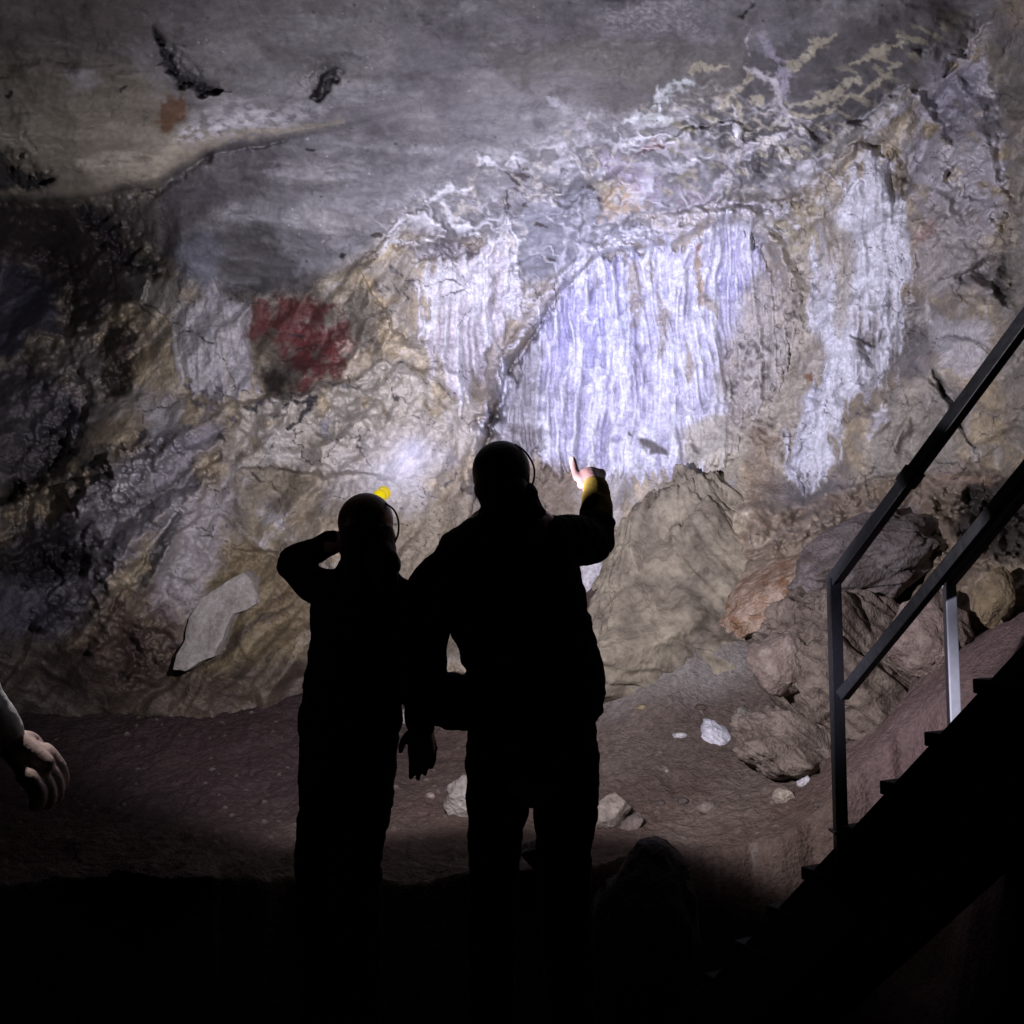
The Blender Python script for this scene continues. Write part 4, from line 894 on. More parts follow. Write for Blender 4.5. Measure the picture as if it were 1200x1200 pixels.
#==PEOPLE==
# ------------------------------------------------------------------ people
def tube(bm, pts, radii, n=16, flat=1.0, capend=True):
    """closed limb through pts; radii may be numbers or (across, deep) pairs"""
    pts = [Vector(p) for p in pts]
    P, R = [], []
    for i in range(len(pts) - 1):          # smooth in between
        for k in range(4):
            t = k / 4.0
            a = pts[max(i - 1, 0)]; b = pts[i]; c = pts[i + 1]; d = pts[min(i + 2, len(pts) - 1)]
            P.append(0.5 * ((2 * b) + (c - a) * t + (2 * a - 5 * b + 4 * c - d) * t * t + (3 * b - a - 3 * c + d) * t ** 3))
            ra = radii[i] if isinstance(radii[i], tuple) else (radii[i],) * 2
            rb = radii[i + 1] if isinstance(radii[i + 1], tuple) else (radii[i + 1],) * 2
            R.append((ra[0] + (rb[0] - ra[0]) * t, ra[1] + (rb[1] - ra[1]) * t))
    P.append(pts[-1]); R.append(radii[-1] if isinstance(radii[-1], tuple) else (radii[-1],) * 2)
    # round ends
    d0 = (P[0] - P[1]).normalized(); d1 = (P[-1] - P[-2]).normalized()
    e0 = [(P[0] + d0 * min(R[0]) * s, (R[0][0] * c, R[0][1] * c)) for s, c in ((0.95, 0.28), (0.75, 0.65), (0.4, 0.92))]
    e1 = [(P[-1] + d1 * min(R[-1]) * s, (R[-1][0] * c, R[-1][1] * c)) for s, c in ((0.4, 0.92), (0.75, 0.65), (0.95, 0.28))]
    P = [a for a, _ in e0] + P + [a for a, _ in e1]; R = [b for _, b in e0] + R + [b for _, b in e1]
    rings = []
    for i, p in enumerate(P):
        d = (P[min(i + 1, len(P) - 1)] - P[max(i - 1, 0)]).normalized()
        y = Vector((0, 1, 0)) if abs(d.y) < 0.9 else Vector((0, 0, 1))
        s = (y.cross(d)).normalized(); u = d.cross(s).normalized()
        rings.append([bm.verts.new(p + s * (R[i][0] * math.cos(a)) + u * (R[i][1] * math.sin(a))) for a in [2 * math.pi * k / n for k in range(n)]])
    for a, b in zip(rings[:-1], rings[1:]):
        for k in range(n): bm.faces.new((a[k], a[(k + 1) % n], b[(k + 1) % n], b[k]))
    bm.faces.new(rings[0][::-1]); bm.faces.new(rings[-1])

def ball(bm, c, r, seg=20):
    r = r if isinstance(r, tuple) else (r, r, r)
    m = Matrix.Translation(c) @ Matrix.Diagonal((*r, 1)); bmesh.ops.create_uvsphere(bm, u_segments=seg, v_segments=seg // 2 + 2, radius=1, matrix=m)

def fused(name, bm, mat, parent, voxel=0.008, smooth=4, wrinkle=0.0, seed=0):
    """fuse overlapping closed shapes into one continuous skin"""
    bmesh.ops.recalc_face_normals(bm, faces=bm.faces)
    me = bpy.data.meshes.new('tmp'); bm.to_mesh(me); bm.free()
    o = bpy.data.objects.new('tmp', me); C.objects.link(o)
    r = o.modifiers.new('r', 'REMESH'); r.mode = 'VOXEL'; r.voxel_size = voxel
    s = o.modifiers.new('s', 'SMOOTH'); s.iterations = smooth; s.factor = 0.5
    dg = bpy.context.evaluated_depsgraph_get(); ev = o.evaluated_get(dg)
    m2 = bpy.data.meshes.new_from_object(ev)
    bpy.data.objects.remove(o); bpy.data.meshes.remove(me)
    n = len(m2.vertices); co = np.empty(n * 3, np.float32); m2.vertices.foreach_get('co', co); co = co.reshape(-1, 3)
    if wrinkle > 0:
        no = np.empty(n * 3, np.float32); m2.vertices.foreach_get('normal', no); no = no.reshape(-1, 3)
        w = ridged(co[:, 0] * 6 + co[:, 1] * 5 + seed, co[:, 2] * 13 + co[:, 0] * 4, 3, seed) + 0.7 * fbm(co[:, 0] * 24 + co[:, 1] * 20, co[:, 2] * 24, 2, seed + 1)
        co = co + no * (w * wrinkle)[:, None]
    co = co - np.array(parent_world(parent), np.float32)
    m2.vertices.foreach_set('co', co.ravel()); m2.update()
    m2.materials.clear(); m2.materials.append(mat)
    m2.polygons.foreach_set('use_smooth', [True] * len(m2.polygons))
    m2.name = name
    ob = bpy.data.objects.new(name, m2); link(ob, parent)
    return ob

def head_shape(bm, c, r, look, up=Vector((0, 0, 1))):
    """skull, face, nose, ears; c centre of the skull, r half width, look = facing direction"""
    look = look.normalized(); side = look.cross(up).normalized(); up2 = side.cross(look).normalized()
    def at(s, f, u): return c + side * (s * r) + look * (f * r) + up2 * (u * r)
    ball(bm, at(0, -0.12, 0.15), (r * 0.98, r * 1.15, r * 1.1))
    tube(bm, [at(0, 0.35, 0.1), at(0, 0.5, -0.6), at(0, 0.55, -1.05)], [r * 0.75, r * 0.62, r * 0.34])
    tube(bm, [at(0, 0.98, 0.05), at(0, 1.2, -0.32)], [r * 0.09, r * 0.16])
    ball(bm, at(0, 1.0, -0.62), (r * 0.3, r * 0.12, r * 0.08), 12)
    for s in (-1, 1):
        ball(bm, at(0.98 * s, -0.1, -0.12), (r * 0.12, r * 0.22, r * 0.34), 12)
        ball(bm, at(0.36 * s, 0.88, 0.05), (r * 0.16, r * 0.14, r * 0.12), 12)
    return at

def hand(bm, wrist, fdir, palm_side, length=0.18, curl=(0.3, 0.3, 0.3, 0.3), thumb_side=1, thick=1.0, fold=False):
    """palm and five fingers; fdir fingers' direction, palm_side = the normal out of the palm"""
    f = fdir.normalized(); n = (palm_side - f * palm_side.dot(f)).normalized(); s = f.cross(n).normalized() * thumb_side
    L = length
    tube(bm, [wrist - f * 0.03, wrist + f * L * 0.1, wrist + f * L * 0.47], [(L * 0.14, L * 0.14), (L * 0.17, L * 0.15), (L * 0.19, L * 0.12)], 14)
    for k, off in enumerate((0.21, 0.075, -0.06, -0.19)):
        tube(bm, [wrist + f * L * 0.15 + s * off * L * 0.6, wrist + f * L * 0.46 + s * off * L], [L * 0.085, L * 0.07], 10)
    for k, (off, ln) in enumerate(((0.21, 0.42), (0.075, 0.48), (-0.06, 0.45), (-0.19, 0.36))):
        p = wrist + f * L * 0.46 + s * off * L; d = f.copy(); pts = [p - f * L * 0.06, p]; cu = curl[k]
        for j, fr in enumerate((0.45, 0.32, 0.23)):
            d = (Matrix.Rotation(cu * (0.8, 1.1, 0.7)[j], 3, f.cross(n)) @ d).normalized()
            p = p + d * (ln * fr * L); pts.append(p)
        tube(bm, pts, [L * q * thick for q in (0.054, 0.054, 0.052, 0.049, 0.043)], 10)
    tb = wrist + f * L * 0.12 + s * L * 0.17
    d = (f * 0.75 + s * 0.75 + n * 0.35).normalized(); d2 = (f + s * 0.15 + n * 0.4).normalized()
    if fold:
        d = (f * 0.9 + n * 0.45).normalized(); d2 = (f * 0.5 + n * 0.5 - s * 0.7).normalized()
    tube(bm, [wrist + f * L * 0.06 + s * L * 0.06, tb, tb + d * L * 0.2, tb + d * L * 0.2 + d2 * L * 0.2], [L * 0.07, L * 0.072, L * 0.06, L * 0.045], 10)

def px2m(r, D): return r * D / F

FWD = Vector((0, CP, SP))
def headgear(root, c, r, look, mat, lamp_mat, D, cable_px=None):
    """helmet with lamp and cable (worn)"""
    up = Vector((0, 0, 1)); look = look.normalized(); side = look.cross(up).normalized(); up2 = side.cross(look).normalized()
    bm = bmesh.new()
    bmesh.ops.create_uvsphere(bm, u_segments=40, v_segments=24, radius=1)
    M3 = Matrix((side, look, up2)).transposed()
    for v in list(bm.verts):
        if v.co.z < -0.5: bm.verts.remove(v)
    for v in bm.verts:
        k = v.co.copy()
        z = k.z * 1.12 if k.z > 0 else k.z * 1.2
        rim = 1.0 + 0.02 * max(0.0, -k.z)
        v.co = Vector(c) + M3 @ Vector((k.x * r * 1.09 * rim, (k.y * 1.24 - 0.08) * r * rim, z * r + 0.16 * r))
    geom = bmesh.ops.solidify(bm, geom=list(bm.faces), thickness=0.006)
    h = mesh_obj('helmet', bm, mat, root)
    return h, side, look, up2

def cable(root, pts, rad=0.003):
    bm = bmesh.new(); tube(bm, pts, [rad] * len(pts), 8); return mesh_obj('lamp_cable', bm, M_rub, root)

def lamp(root, pos, axis_dir, lens_mat, body_mat, r=0.026):
    axis_dir = axis_dir.normalized()
    bm = bmesh.new(); tube(bm, [pos - axis_dir * 0.016, pos - axis_dir * 0.006, pos + axis_dir * 0.012], [r * 0.75, r * 0.98, r], 20)
    o = mesh_obj('headlamp', bm, body_mat, root)
    q = axis_dir.to_track_quat('Z', 'Y').to_matrix().to_4x4()
    bm = bmesh.new(); bmesh.ops.create_cone(bm, cap_ends=True, segments=24, radius1=r * 0.85, radius2=r * 0.8, depth=0.006, matrix=Matrix.Translation(pos + axis_dir * (0.016 + r)) @ q)
    mesh_obj('lens', bm, lens_mat, o, False)
    bm = bmesh.new(); bmesh.ops.create_cone(bm, cap_ends=False, segments=24, radius1=r * 1.02, radius2=r * 1.1, depth=0.02, matrix=Matrix.Translation(pos + axis_dir * (0.006 + r * 0.9)) @ q)
    mesh_obj('bezel', bm, body_mat, o)
    return o

def boots(root, feet, mat):
    for a in feet:
        bm = bmesh.new(); tube(bm, [a + Vector((0, 0, 0.16)), a + Vector((0, 0.01, 0.06)), a + Vector((0, 0.03, 0.03))], [0.052, 0.055, 0.05], 14)
        tube(bm, [a + Vector((0, -0.06, 0.045)), a + Vector((0, 0.09, 0.04)), a + Vector((0, 0.17, 0.035))], [(0.042, 0.045), (0.048, 0.04), (0.04, 0.03)], 14)
        fused('boot', bm, mat, root, 0.01, 3)

# ---------------- the man who points
D0 = 2.7
m_ = lambda r: px2m(r, D0)
P = lambda x, y, d=D0: V(x, y, d)
gz0 = 0.0
foot_l = Vector((P(578, 1290).x, P(578, 1290).y, gi(P(578, 1290).x, P(578, 1290).y)))
foot_r = Vector((P(672, 1290).x, P(672, 1290).y, gi(P(672, 1290).x, P(672, 1290).y)))
man = empty('person', ((foot_l.x + foot_r.x) / 2, foot_l.y, foot_l.z), 'taller person in black pointing at the bright wall with a yellow cuffed arm', 'person', 'visitors in the cave')
look = Vector((0.18, 1, 0.16))
hc = P(588, 556)
wr = V(697, 575, 3.05)
tip_dir = (V(680, 538, 3.36) - V(695, 566, 3.17))
bm = bmesh.new()
head_shape(bm, hc, m_(31), look)
tube(bm, [P(589, 580), P(594, 625)], [m_(24), m_(27)])
tube(bm, [P(598, 628), P(603, 690), P(618, 770), P(622, 850), P(624, 900)], [(m_(60), m_(42)), (m_(68), m_(46)), (m_(60), m_(42)), (m_(62), m_(48)), (m_(58), m_(46))])
tube(bm, [P(530, 652), P(500, 800, 2.64), P(548, 826, 2.7)], [m_(22), m_(17), m_(14)])
tube(bm, [P(650, 632), V(689, 630, 2.90), wr], [m_(22), m_(17), m_(11)])
tube(bm, [P(585, 890), P(580, 1080), foot_l + Vector((0, 0, 0.08))], [m_(30), m_(23), m_(16)])
tube(bm, [P(662, 890), P(664, 1080), foot_r + Vector((0, 0, 0.08))], [m_(30), m_(23), m_(16)])
# pointing hand: index straight, other fingers folded, seen from the back
hand(bm, V(697, 571, 3.06), Vector((-0.10, 0.82, 0.54)), Vector((0.1, 0.54, -0.82)), 0.195, (-0.16, 1.3, 1.4, 1.45), 1, 1.3, True)
hand(bm, P(549, 828, 2.7), Vector((0.5, 0.4, -0.5)), Vector((0.6, 0.3, 0.3)), 0.17, (0.5, 0.5, 0.5, 0.5), 1)
fused('body', bm, M_skin, man, 0.005, 1)
bm = bmesh.new()
tube(bm, [P(597, 612), P(592, 638), P(589, 664), P(602, 700), P(612, 735), P(625, 775), P(630, 808), P(622, 832)],
     [(m_(38), m_(40)), (m_(66), m_(48)), (m_(86), m_(54)), (m_(83), m_(58)), (m_(78), m_(58)), (m_(76), m_(58)), (m_(79), m_(62)), (m_(70), m_(60))], 24)
tube(bm, [P(598, 590), P(600, 606), P(601, 618)], [(m_(33), m_(34)), (m_(41), m_(40)), (m_(40), m_(42))], 20)      # collar and folded hood
ball(bm, P(622, 598, 2.66), (m_(14), m_(16), m_(11)))
ball(bm, P(575, 612, 2.65), (m_(17), m_(16), m_(12)))
tube(bm, [P(528, 668), P(508, 690), P(497, 735, 2.67), P(497, 795, 2.62), P(503, 815, 2.62), P(530, 822, 2.66), P(552, 822, 2.7)], [m_(26), m_(30), m_(27), m_(25), m_(27), m_(32), m_(31)])
tube(bm, [P(640, 638), V(668, 634, 2.78), V(691, 633, 2.90), V(697, 618, 2.95)], [m_(32), m_(30), px2m(27, 2.9), px2m(23, 2.95)])
fused('jacket', bm, M_black, man, 0.008, 2, 0.008, 3)
bm = bmesh.new()
tube(bm, [V(697, 622, 2.95), V(699, 600, 2.99), V(699, 582, 3.03), V(698, 572, 3.055)], [px2m(21, 2.95), px2m(19, 3.0), px2m(16.5, 3.03), px2m(14.5, 3.05)])
fused('sleeve_cuff', bm, M_yellow, man, 0.006, 1, 0.004, 5)
bm = bmesh.new()
tube(bm, [P(622, 815), P(624, 862), P(624, 884)], [(m_(67), m_(54)), (m_(75), m_(58)), (m_(76), m_(50))], 24)
tube(bm, [P(586, 885), P(583, 940), P(580, 1000), P(577, 1080), P(578, 1180), foot_l + Vector((0, 0, 0.07))], [m_(40), m_(36), m_(29), m_(28), m_(26), m_(24)])
tube(bm, [P(661, 885), P(663, 945), P(661, 1000), P(664, 1080), P(668, 1180), foot_r + Vector((0, 0, 0.07))], [m_(41), m_(36.5), m_(31), m_(29), m_(27), m_(25)])
fused('trousers', bm, M_trous, man, 0.008, 2, 0.007, 9)
boots(man, (foot_l, foot_r), M_rub)
h, side, lk, up2 = headgear(man, hc, m_(31), look, M_helm, None, D0)
lp = hc + lk * m_(42) + up2 * m_(22)
lamp(h, lp, lk, simple('dull lens', (0.3, 0.3, 0.3), 0.2), M_rub, 0.025)
cable(h, [P(604, 521, 2.68), P(616, 530, 2.67), P(625, 545, 2.66), P(626, 560, 2.66), P(622, 572, 2.67)], 0.0026)
bm = bmesh.new(); ball(bm, P(587, 572, 2.67), (m_(31), m_(30), m_(24))); ball(bm, P(588, 590, 2.67), (m_(26), m_(26), m_(14)))
fused('hair', bm, M_hair, man, 0.008, 2, 0.003, 4)

# ---------------- the woman with her hand raised to her head
D1 = 2.74
w_ = lambda r: px2m(r, D1)
P = lambda x, y, d=D1: V(x, y, d)
fl = P(378, 1270); fl.z = gi(fl.x, fl.y); fr = P(420, 1270); fr.z = gi(fr.x, fr.y)
wom = empty('person', ((fl.x + fr.x) / 2, fl.y, fl.z), 'shorter long haired person in black with a lit yellow headlamp and one elbow raised', 'person', 'visitors in the cave')
look = Vector((0.26, 1, 0.5))
hc = P(430, 614)
bm = bmesh.new()
head_shape(bm, hc, w_(29), look)
tube(bm, [P(430, 640), P(428, 680)], [w_(19), w_(22)])
tube(bm, [P(427, 690), P(423, 730), P(418, 770), P(411, 850)], [(w_(46), w_(32)), (w_(48), w_(36)), (w_(42), w_(32)), (w_(52), w_(42))])
tube(bm, [P(386, 690), V(343, 666, 2.92), V(398, 634, 2.82)], [w_(17), w_(13), w_(10)])
tube(bm, [P(470, 702), P(488, 780, 2.72), P(492, 846, 2.74)], [w_(16), w_(13), w_(10)])
tube(bm, [P(384, 850), P(380, 1050), fl + Vector((0, 0, 0.08))], [w_(26), w_(19), w_(14)])
tube(bm, [P(436, 850), P(424, 1050), fr + Vector((0, 0, 0.08))], [w_(26), w_(19), w_(14)])
hand(bm, V(398, 634, 2.82), Vector((0.9, -0.25, 0.45)), Vector((0.3, 0.2, -1)), 0.165, (0.35, 0.35, 0.35, 0.4), -1)
hand(bm, P(494, 846, 2.74), Vector((0.06, 0.1, -1)), Vector((-0.5, 0.85, 0.0)), 0.17, (0.12, 0.15, 0.2, 0.25), -1)
fused('body', bm, M_skin, wom, 0.0055, 2)
bm = bmesh.new()
tube(bm, [P(430, 662), P(428, 684), P(424, 712), P(419, 750), P(414, 800), P(411, 835), P(408, 862)],
     [(w_(30), w_(30)), (w_(48), w_(38)), (w_(58), w_(44)), (w_(54), w_(42)), (w_(56), w_(46)), (w_(59), w_(49)), (w_(57), w_(48))], 24)
tube(bm, [P(390, 690), P(368, 684, 2.82), V(348, 668, 2.92), V(338, 657, 2.93), V(360, 648, 2.89), V(394, 635, 2.83)], [w_(24), w_(22), w_(18), w_(14), w_(15), w_(13)])
tube(bm, [P(466, 700), P(478, 725), P(486, 775, 2.71), P(492, 820, 2.73), P(493, 846, 2.74)], [w_(22), w_(22), w_(20), w_(18), w_(17)])
fused('jacket', bm, M_black, wom, 0.008, 2, 0.007, 13)
bm = bmesh.new()
tube(bm, [P(411, 840), P(408, 880), P(407, 915)], [(w_(57), w_(48)), (w_(57), w_(50)), (w_(55), w_(48))], 24)
tube(bm, [P(382, 890), P(378, 950), P(372, 1000), P(372, 1080), P(376, 1180), fl + Vector((0, 0, 0.07))], [w_(31), w_(27), w_(25), w_(25), w_(25), w_(25)])
tube(bm, [P(432, 890), P(430, 945), P(423, 1000), P(422, 1080), P(420, 1180), fr + Vector((0, 0, 0.07))], [w_(31), w_(29), w_(24), w_(24), w_(24), w_(25)])
fused('trousers', bm, M_trous, wom, 0.008, 2, 0.006, 19)
boots(wom, (fl, fr), M_rub)
h, side, lk, up2 = headgear(wom, hc, w_(29), look, M_helm2, None, D1)
M_glow, nt, N, L, b = nodes_of('glowing yellow lamp housing'); b.inputs['Base Color'].default_value = (0.8, 0.6, 0.03, 1); b.inputs['Roughness'].default_value = 0.35
lw = N.new('ShaderNodeLayerWeight'); lw.inputs['Blend'].default_value = 0.35; mr = N.new('ShaderNodeMapRange'); mr.inputs['To Min'].default_value = 1.0; mr.inputs['To Max'].default_value = 0.18
L.new(lw.outputs['Facing'], mr.inputs['Value']); L.new(mr.outputs['Result'], b.inputs['Emission Strength']); b.inputs['Emission Color'].default_value = (1.0, 0.76, 0.01, 1)
LAMP = V(445, 581, 2.88)
target = V(738, 385, 8.1)
beam = (target - LAMP).normalized()
lamp(h, LAMP, beam, emit('lit lens', (0.85, 0.87, 1.0), 6.0), M_glow, 0.019)
cable(h, [P(452, 590, 2.72), P(462, 598, 2.70), P(467, 612, 2.69), P(466, 628, 2.69), P(461, 636, 2.70)], 0.0026)
bm = bmesh.new(); ball(bm, P(431, 632, 2.70), (w_(30), w_(28), w_(26))); tube(bm, [P(440, 640, 2.68), P(448, 660, 2.66), P(452, 684, 2.65)], [w_(20), w_(19), w_(12)]); tube(bm, [P(418, 640, 2.67), P(418, 680, 2.65)], [w_(18), w_(14)])
fused('hair', bm, M_hair, wom, 0.007, 1, 0.010, 24)

# ---------------- a third visitor, only the forearm reaches into the picture
D3 = 2.2
t_ = lambda r: px2m(r, D3)
P = lambda x, y, d=D3: V(x, y, d)
fl = P(-190, 1400, 2.3); fl.z = 0; fl.z = gi(fl.x, fl.y); fr = P(-90, 1400, 2.3); fr.z = gi(fr.x, fr.y)
thd = empty('person', ((fl.x + fr.x) / 2, fl.y, fl.z), 'person at the left edge of whom only a pale sleeve and a lowered hand show', 'person', 'visitors in the cave')
hc = P(-98, 480, 2.25)
bm = bmesh.new(); look = Vector((0.35, 1, -0.5))
head_shape(bm, hc, 0.075, look)
tube(bm, [P(-100, 510, 2.26), P(-125, 570, 2.3)], [0.055, 0.06])
tube(bm, [P(-140, 590, 2.3), P(-140, 700, 2.3), P(-140, 860, 2.3)], [(0.15, 0.10), (0.14, 0.11), (0.14, 0.11)])
tube(bm, [P(-65, 600, 2.28), P(-72, 750, 2.16), P(6, 858, 2.3)], [0.05, 0.04, 0.03])
tube(bm, [P(-215, 600, 2.3), P(-230, 740, 2.3), P(-225, 860, 2.35)], [0.05, 0.04, 0.03])
tube(bm, [P(-170, 880, 2.3), P(-180, 1130, 2.3), fl + Vector((0, 0, 0.08))], [0.075, 0.055, 0.04])
tube(bm, [P(-110, 880, 2.3), P(-100, 1130, 2.3), fr + Vector((0, 0, 0.08))], [0.075, 0.055, 0.04])
hand(bm, P(8, 866, 2.3), Vector((0.128, 0.08, -0.155)), Vector((-0.25, 0.5, -0.8)), 0.215, (0.3, 0.32, 0.34, 0.4), 1, 1.9)
hand(bm, P(-225, 866, 2.35), Vector((0, 0.1, -1)), Vector((1, 0, 0)), 0.18, (0.3, 0.3, 0.3, 0.3), 1)
fused('body', bm, M_skin2, thd, 0.005, 2)
bm = bmesh.new()
tube(bm, [P(-140, 565, 2.3), P(-140, 600, 2.3), P(-140, 700, 2.3), P(-140, 880, 2.3)], [(0.08, 0.08), (0.19, 0.12), (0.17, 0.13), (0.165, 0.13)], 24)
tube(bm, [P(-65, 605, 2.28), P(-72, 745, 2.16), P(-34, 806, 2.22), P(2, 858, 2.3)], [0.062, 0.056, 0.054, 0.046])
tube(bm, [P(-215, 605, 2.3), P(-230, 740, 2.3), P(-226, 860, 2.35)], [0.062, 0.052, 0.045])
fused('shirt', bm, M_white, thd, 0.008, 2, 0.004, 29)
bm = bmesh.new()
tube(bm, [P(-140, 880, 2.3), P(-140, 920, 2.3)], [(0.16, 0.13), (0.16, 0.13)], 24)
tube(bm, [P(-172, 900, 2.3), P(-180, 1130, 2.3), fl + Vector((0, 0, 0.07))], [0.095, 0.07, 0.06])
tube(bm, [P(-108, 900, 2.3), P(-100, 1130, 2.3), fr + Vector((0, 0, 0.07))], [0.095, 0.07, 0.06])
fused('trousers', bm, M_trous, thd, 0.008, 2, 0.004, 39)
boots(thd, (fl, fr), M_rub)
headgear(thd, hc, 0.075, look, M_helm, None, 2.3)
bm = bmesh.new(); ball(bm, hc + Vector((-0.01, -0.03, -0.01)), (0.08, 0.08, 0.085)); fused('hair', bm, M_hair, thd, 0.008, 2, 0.003, 44)

#==LIGHT==
# ------------------------------------------------------------------ the lit headlamp: hot centre, corona and spill in one beam
ld = bpy.data.lights.new('headlamp_beam', 'SPOT'); lo = bpy.data.objects.new('headlamp_beam', ld); C.objects.link(lo)
lo.location = LAMP + beam * 0.055
lo.rotation_euler = beam.to_track_quat('-Z', 'Y').to_euler()
ld.spot_size = math.radians(154); ld.spot_blend = 0.15; ld.shadow_soft_size = 0.012
ld.energy = 3900.0; ld.color = (1, 1, 1)
ld.use_nodes = True
nt = ld.node_tree; N, L = nt.nodes, nt.links
em = [n for n in N if n.type == 'EMISSION'][0]
tc = N.new('ShaderNodeTexCoord'); sx = N.new('ShaderNodeSeparateXYZ'); L.new(tc.outputs['Normal'], sx.inputs[0])
def math_n(op, a, b=None):
    n = N.new('ShaderNodeMath'); n.operation = op
    for i, v in enumerate((a, b)):
        if v is None: continue
        if isinstance(v, (int, float)): n.inputs[i].default_value = v
        else: L.new(v, n.inputs[i])
    return n.outputs[0]
ab = math_n('ABSOLUTE', sx.outputs[2])
ang = math_n('MULTIPLY', math_n('ARCCOSINE', math_n('MINIMUM', ab, 1.0)), 180 / math.pi / 90.0)   # 0..1 for 0..90 degrees
fc = N.new('ShaderNodeFloatCurve'); L.new(ang, fc.inputs['Value'])
cv = fc.mapping.curves[0]
PROFILE = [(0, .57), (5, .545), (10, .475), (15, .40), (22, .29), (30, .20), (38, .155), (44, .12), (48.5, .09), (51, .019), (53, .014), (56, .0135), (64, .016), (68, .005), (72, 0), (90, 0)]
cv.points[0].location = (0, PROFILE[0][1]); cv.points[1].location = (1, 0)
for a, y in PROFILE[1:-1]: cv.points.new(a / 90.0, y)
fc.mapping.update()
fl_ = N.new('ShaderNodeFloatCurve'); L.new(ang, fl_.inputs['Value']); cv = fl_.mapping.curves[0]
PLOW = [(0, .64), (30, .215), (38, .155), (46, .13), (52, .115), (56, .10), (60, .045), (63, .006), (66, 0), (90, 0)]
cv.points[0].location = (0, PLOW[0][1]); cv.points[1].location = (1, 0)
for a, y in PLOW[1:-1]: cv.points.new(a / 90.0, y)
fl_.mapping.update()
lowm = N.new('ShaderNodeMapRange'); lowm.interpolation_type = 'SMOOTHSTEP'; lowm.inputs['From Min'].default_value = -0.36; lowm.inputs['From Max'].default_value = -0.52; L.new(sx.outputs[1], lowm.inputs['Value'])
fw_ = N.new('ShaderNodeFloatCurve'); L.new(ang, fw_.inputs['Value']); cv = fw_.mapping.curves[0]
PWIDE = [(0, .57), (5, .545), (10, .475), (15, .40), (22, .29), (30, .205), (38, .17), (46, .115), (52, .068), (58, .046), (64, .036), (70, .016), (76, 0), (90, 0)]
cv.points[0].location = (0, PWIDE[0][1]); cv.points[1].location = (1, 0)
for a, y in PWIDE[1:-1]: cv.points.new(a / 90.0, y)
fw_.mapping.update()
def ramp01(src, a, b):
    n = N.new('ShaderNodeMapRange'); n.interpolation_type = 'SMOOTHSTEP'; n.inputs['From Min'].default_value = a; n.inputs['From Max'].default_value = b; L.new(src, n.inputs['Value']); return n.outputs['Result']
wide_m = math_n('MAXIMUM', ramp01(sx.outputs[1], 0.02, 0.22), ramp01(sx.outputs[0], -0.05, -0.3))
pw = N.new('ShaderNodeMix'); pw.data_type = 'FLOAT'; L.new(wide_m, pw.inputs['Factor']); L.new(fc.outputs[0], pw.inputs['A']); L.new(fw_.outputs[0], pw.inputs['B'])
prof = N.new('ShaderNodeMix'); prof.data_type = 'FLOAT'; L.new(lowm.outputs['Result'], prof.inputs['Factor']); L.new(pw.outputs['Result'], prof.inputs['A']); L.new(fl_.outputs[0], prof.inputs['B'])
fv = N.new('ShaderNodeFloatCurve'); L.new(math_n('MULTIPLY_ADD', sx.outputs[1], 0.5) , fv.inputs['Value'])
fv.inputs['Value'].links[0].from_node.inputs[2].default_value = 0.5
cv = fv.mapping.curves[0]
VPROF = [(-1, 0), (-0.81, 0), (-0.785, 0.03), (-0.73, 1.0), (-0.6, 1.1), (-0.4, 1.0), (-0.15, 0.95), (0.2, 1.1), (0.35, 0.9), (0.5, 0.45), (0.7, 0.34), (1, 0.34)]
cv.points[0].location = (0, 0); cv.points[1].location = (1, VPROF[-1][1] / 2)
for a, y in VPROF[1:-1]: cv.points.new((a + 1) / 2, y / 2)
fv.mapping.update()
L.new(math_n('MULTIPLY', prof.outputs['Result'], math_n('MULTIPLY', fv.outputs[0], 2.0)), em.inputs['Strength'])
rmp = N.new('ShaderNodeValToRGB'); L.new(ang, rmp.inputs['Fac'])
rmp.color_ramp.elements[0].position = 0.0; rmp.color_ramp.elements[0].color = (0.62, 0.63, 1.0, 1)
rmp.color_ramp.elements[1].position = 0.55; rmp.color_ramp.elements[1].color = (0.93, 0.88, 1.0, 1)
e = rmp.color_ramp.elements.new(0.2); e.color = (0.80, 0.78, 1.0, 1)
L.new(rmp.outputs['Color'], em.inputs['Color'])

# lamp added out of the picture, on the third visitor, to brighten the hand
l3 = bpy.data.lights.new('headlamp_beam', 'SPOT'); o3 = bpy.data.objects.new('headlamp_beam', l3); C.objects.link(o3)
p3 = V(-98, 470, 2.25) + Vector((0.05, 0.11, 0.06)); o3.location = p3 + (V(30, 880, 2.32) - p3).normalized() * 0.09
o3.rotation_euler = (V(30, 880, 2.32) - p3).to_track_quat('-Z', 'Y').to_euler()
l3.energy = 15.0; l3.spot_size = math.radians(40); l3.spot_blend = 0.7; l3.shadow_soft_size = 0.02; l3.color = (1, 0.93, 0.92)
lamp(thd, p3 - Vector((0.0, 0.035, 0.0)), Vector((0.3, 0.6, -0.7)), bpy.data.materials['lit lens'], M_rub, 0.022)  # unseen housing for the added lamp

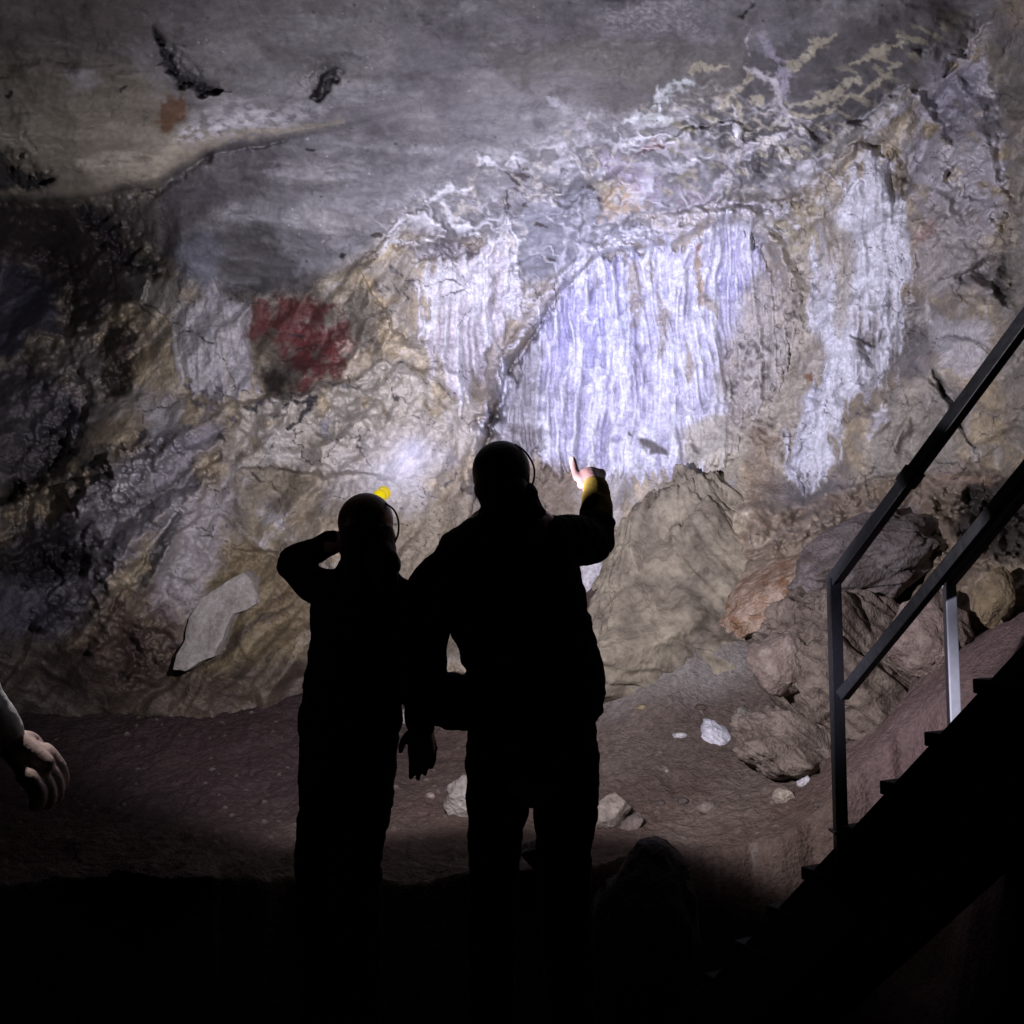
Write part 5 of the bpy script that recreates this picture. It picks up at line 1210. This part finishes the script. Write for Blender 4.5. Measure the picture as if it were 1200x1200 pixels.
# breath in the cold air, lit by the lamp
mc = V(470, 546, 3.5)
bm = bmesh.new(); bmesh.ops.create_icosphere(bm, subdivisions=4, radius=1)
for v in bm.verts: v.co = Vector((v.co.x * 0.22, v.co.y * 0.22, v.co.z * 0.21)) + mc
mm = bpy.data.materials.new('breath mist'); mm.use_nodes = True; nt = mm.node_tree; nt.nodes.clear()
o_ = nt.nodes.new('ShaderNodeOutputMaterial'); sv = nt.nodes.new('ShaderNodeVolumeScatter'); sv.inputs['Color'].default_value = (0.8, 0.82, 1, 1); sv.inputs['Anisotropy'].default_value = 0.0
tcn = nt.nodes.new('ShaderNodeTexCoord'); nn = nt.nodes.new('ShaderNodeTexNoise'); nn.inputs['Scale'].default_value = 7; nn.inputs['Detail'].default_value = 3
vm = nt.nodes.new('ShaderNodeVectorMath'); vm.operation = 'MULTIPLY'; vm.inputs[1].default_value = (1 / 0.22, 1 / 0.22, 1 / 0.21)
vl = nt.nodes.new('ShaderNodeVectorMath'); vl.operation = 'LENGTH'
nt.links.new(tcn.outputs['Object'], nn.inputs['Vector']); nt.links.new(tcn.outputs['Object'], vm.inputs[0]); nt.links.new(vm.outputs[0], vl.inputs[0])
def mth(op, a, b, c=None):
    n = nt.nodes.new('ShaderNodeMath'); n.operation = op
    for i, q in enumerate((a, b, c)):
        if q is None: continue
        if isinstance(q, (int, float)): n.inputs[i].default_value = q
        else: nt.links.new(q, n.inputs[i])
    return n.outputs[0]
fall = mth('SUBTRACT', 1.0, vl.outputs['Value']); fall = mth('MAXIMUM', fall, 0.0)
dn = mth('MAXIMUM', mth('SUBTRACT', mth('ADD', nn.outputs['Fac'], mth('MULTIPLY', fall, 0.25)), 0.54), 0.0)
dens = mth('MULTIPLY', mth('MULTIPLY', dn, fall), 6.0)
MIST = 0.10
nt.links.new(mth('MULTIPLY', dens, MIST), sv.inputs['Density']); nt.links.new(sv.outputs[0], o_.inputs['Volume'])
o = mesh_obj('breath_mist', bm, mm, None, True, mc); o['kind'] = 'stuff'; tag(o, 'small pale cloud of breath glowing in front of the lit headlamp', 'mist')

# ------------------------------------------------------------------ world, camera, render settings
w = bpy.data.worlds.new('World'); bpy.context.scene.world = w; w.use_nodes = True
w.node_tree.nodes['Background'].inputs['Color'].default_value = (0.6, 0.6, 0.8, 1); w.node_tree.nodes['Background'].inputs['Strength'].default_value = 0.0005
cd = bpy.data.cameras.new('Camera'); co = bpy.data.objects.new('Camera', cd); C.objects.link(co)
co.location = CAM; co.rotation_euler = (math.pi / 2 + PITCH, 0, 0)
cd.sensor_width = 36; cd.lens = 36 * F / 1200; cd.clip_start = 0.05; cd.clip_end = 200
sc = bpy.context.scene; sc.camera = co
sc.view_settings.view_transform = 'Standard'; sc.view_settings.look = 'None'; sc.view_settings.exposure = 0; sc.view_settings.gamma = 1
sc.cycles.max_bounces = 4; sc.cycles.diffuse_bounces = 1; sc.cycles.glossy_bounces = 2; sc.cycles.volume_bounces = 0
sc.cycles.use_denoising = True; sc.cycles.sample_clamp_indirect = 3
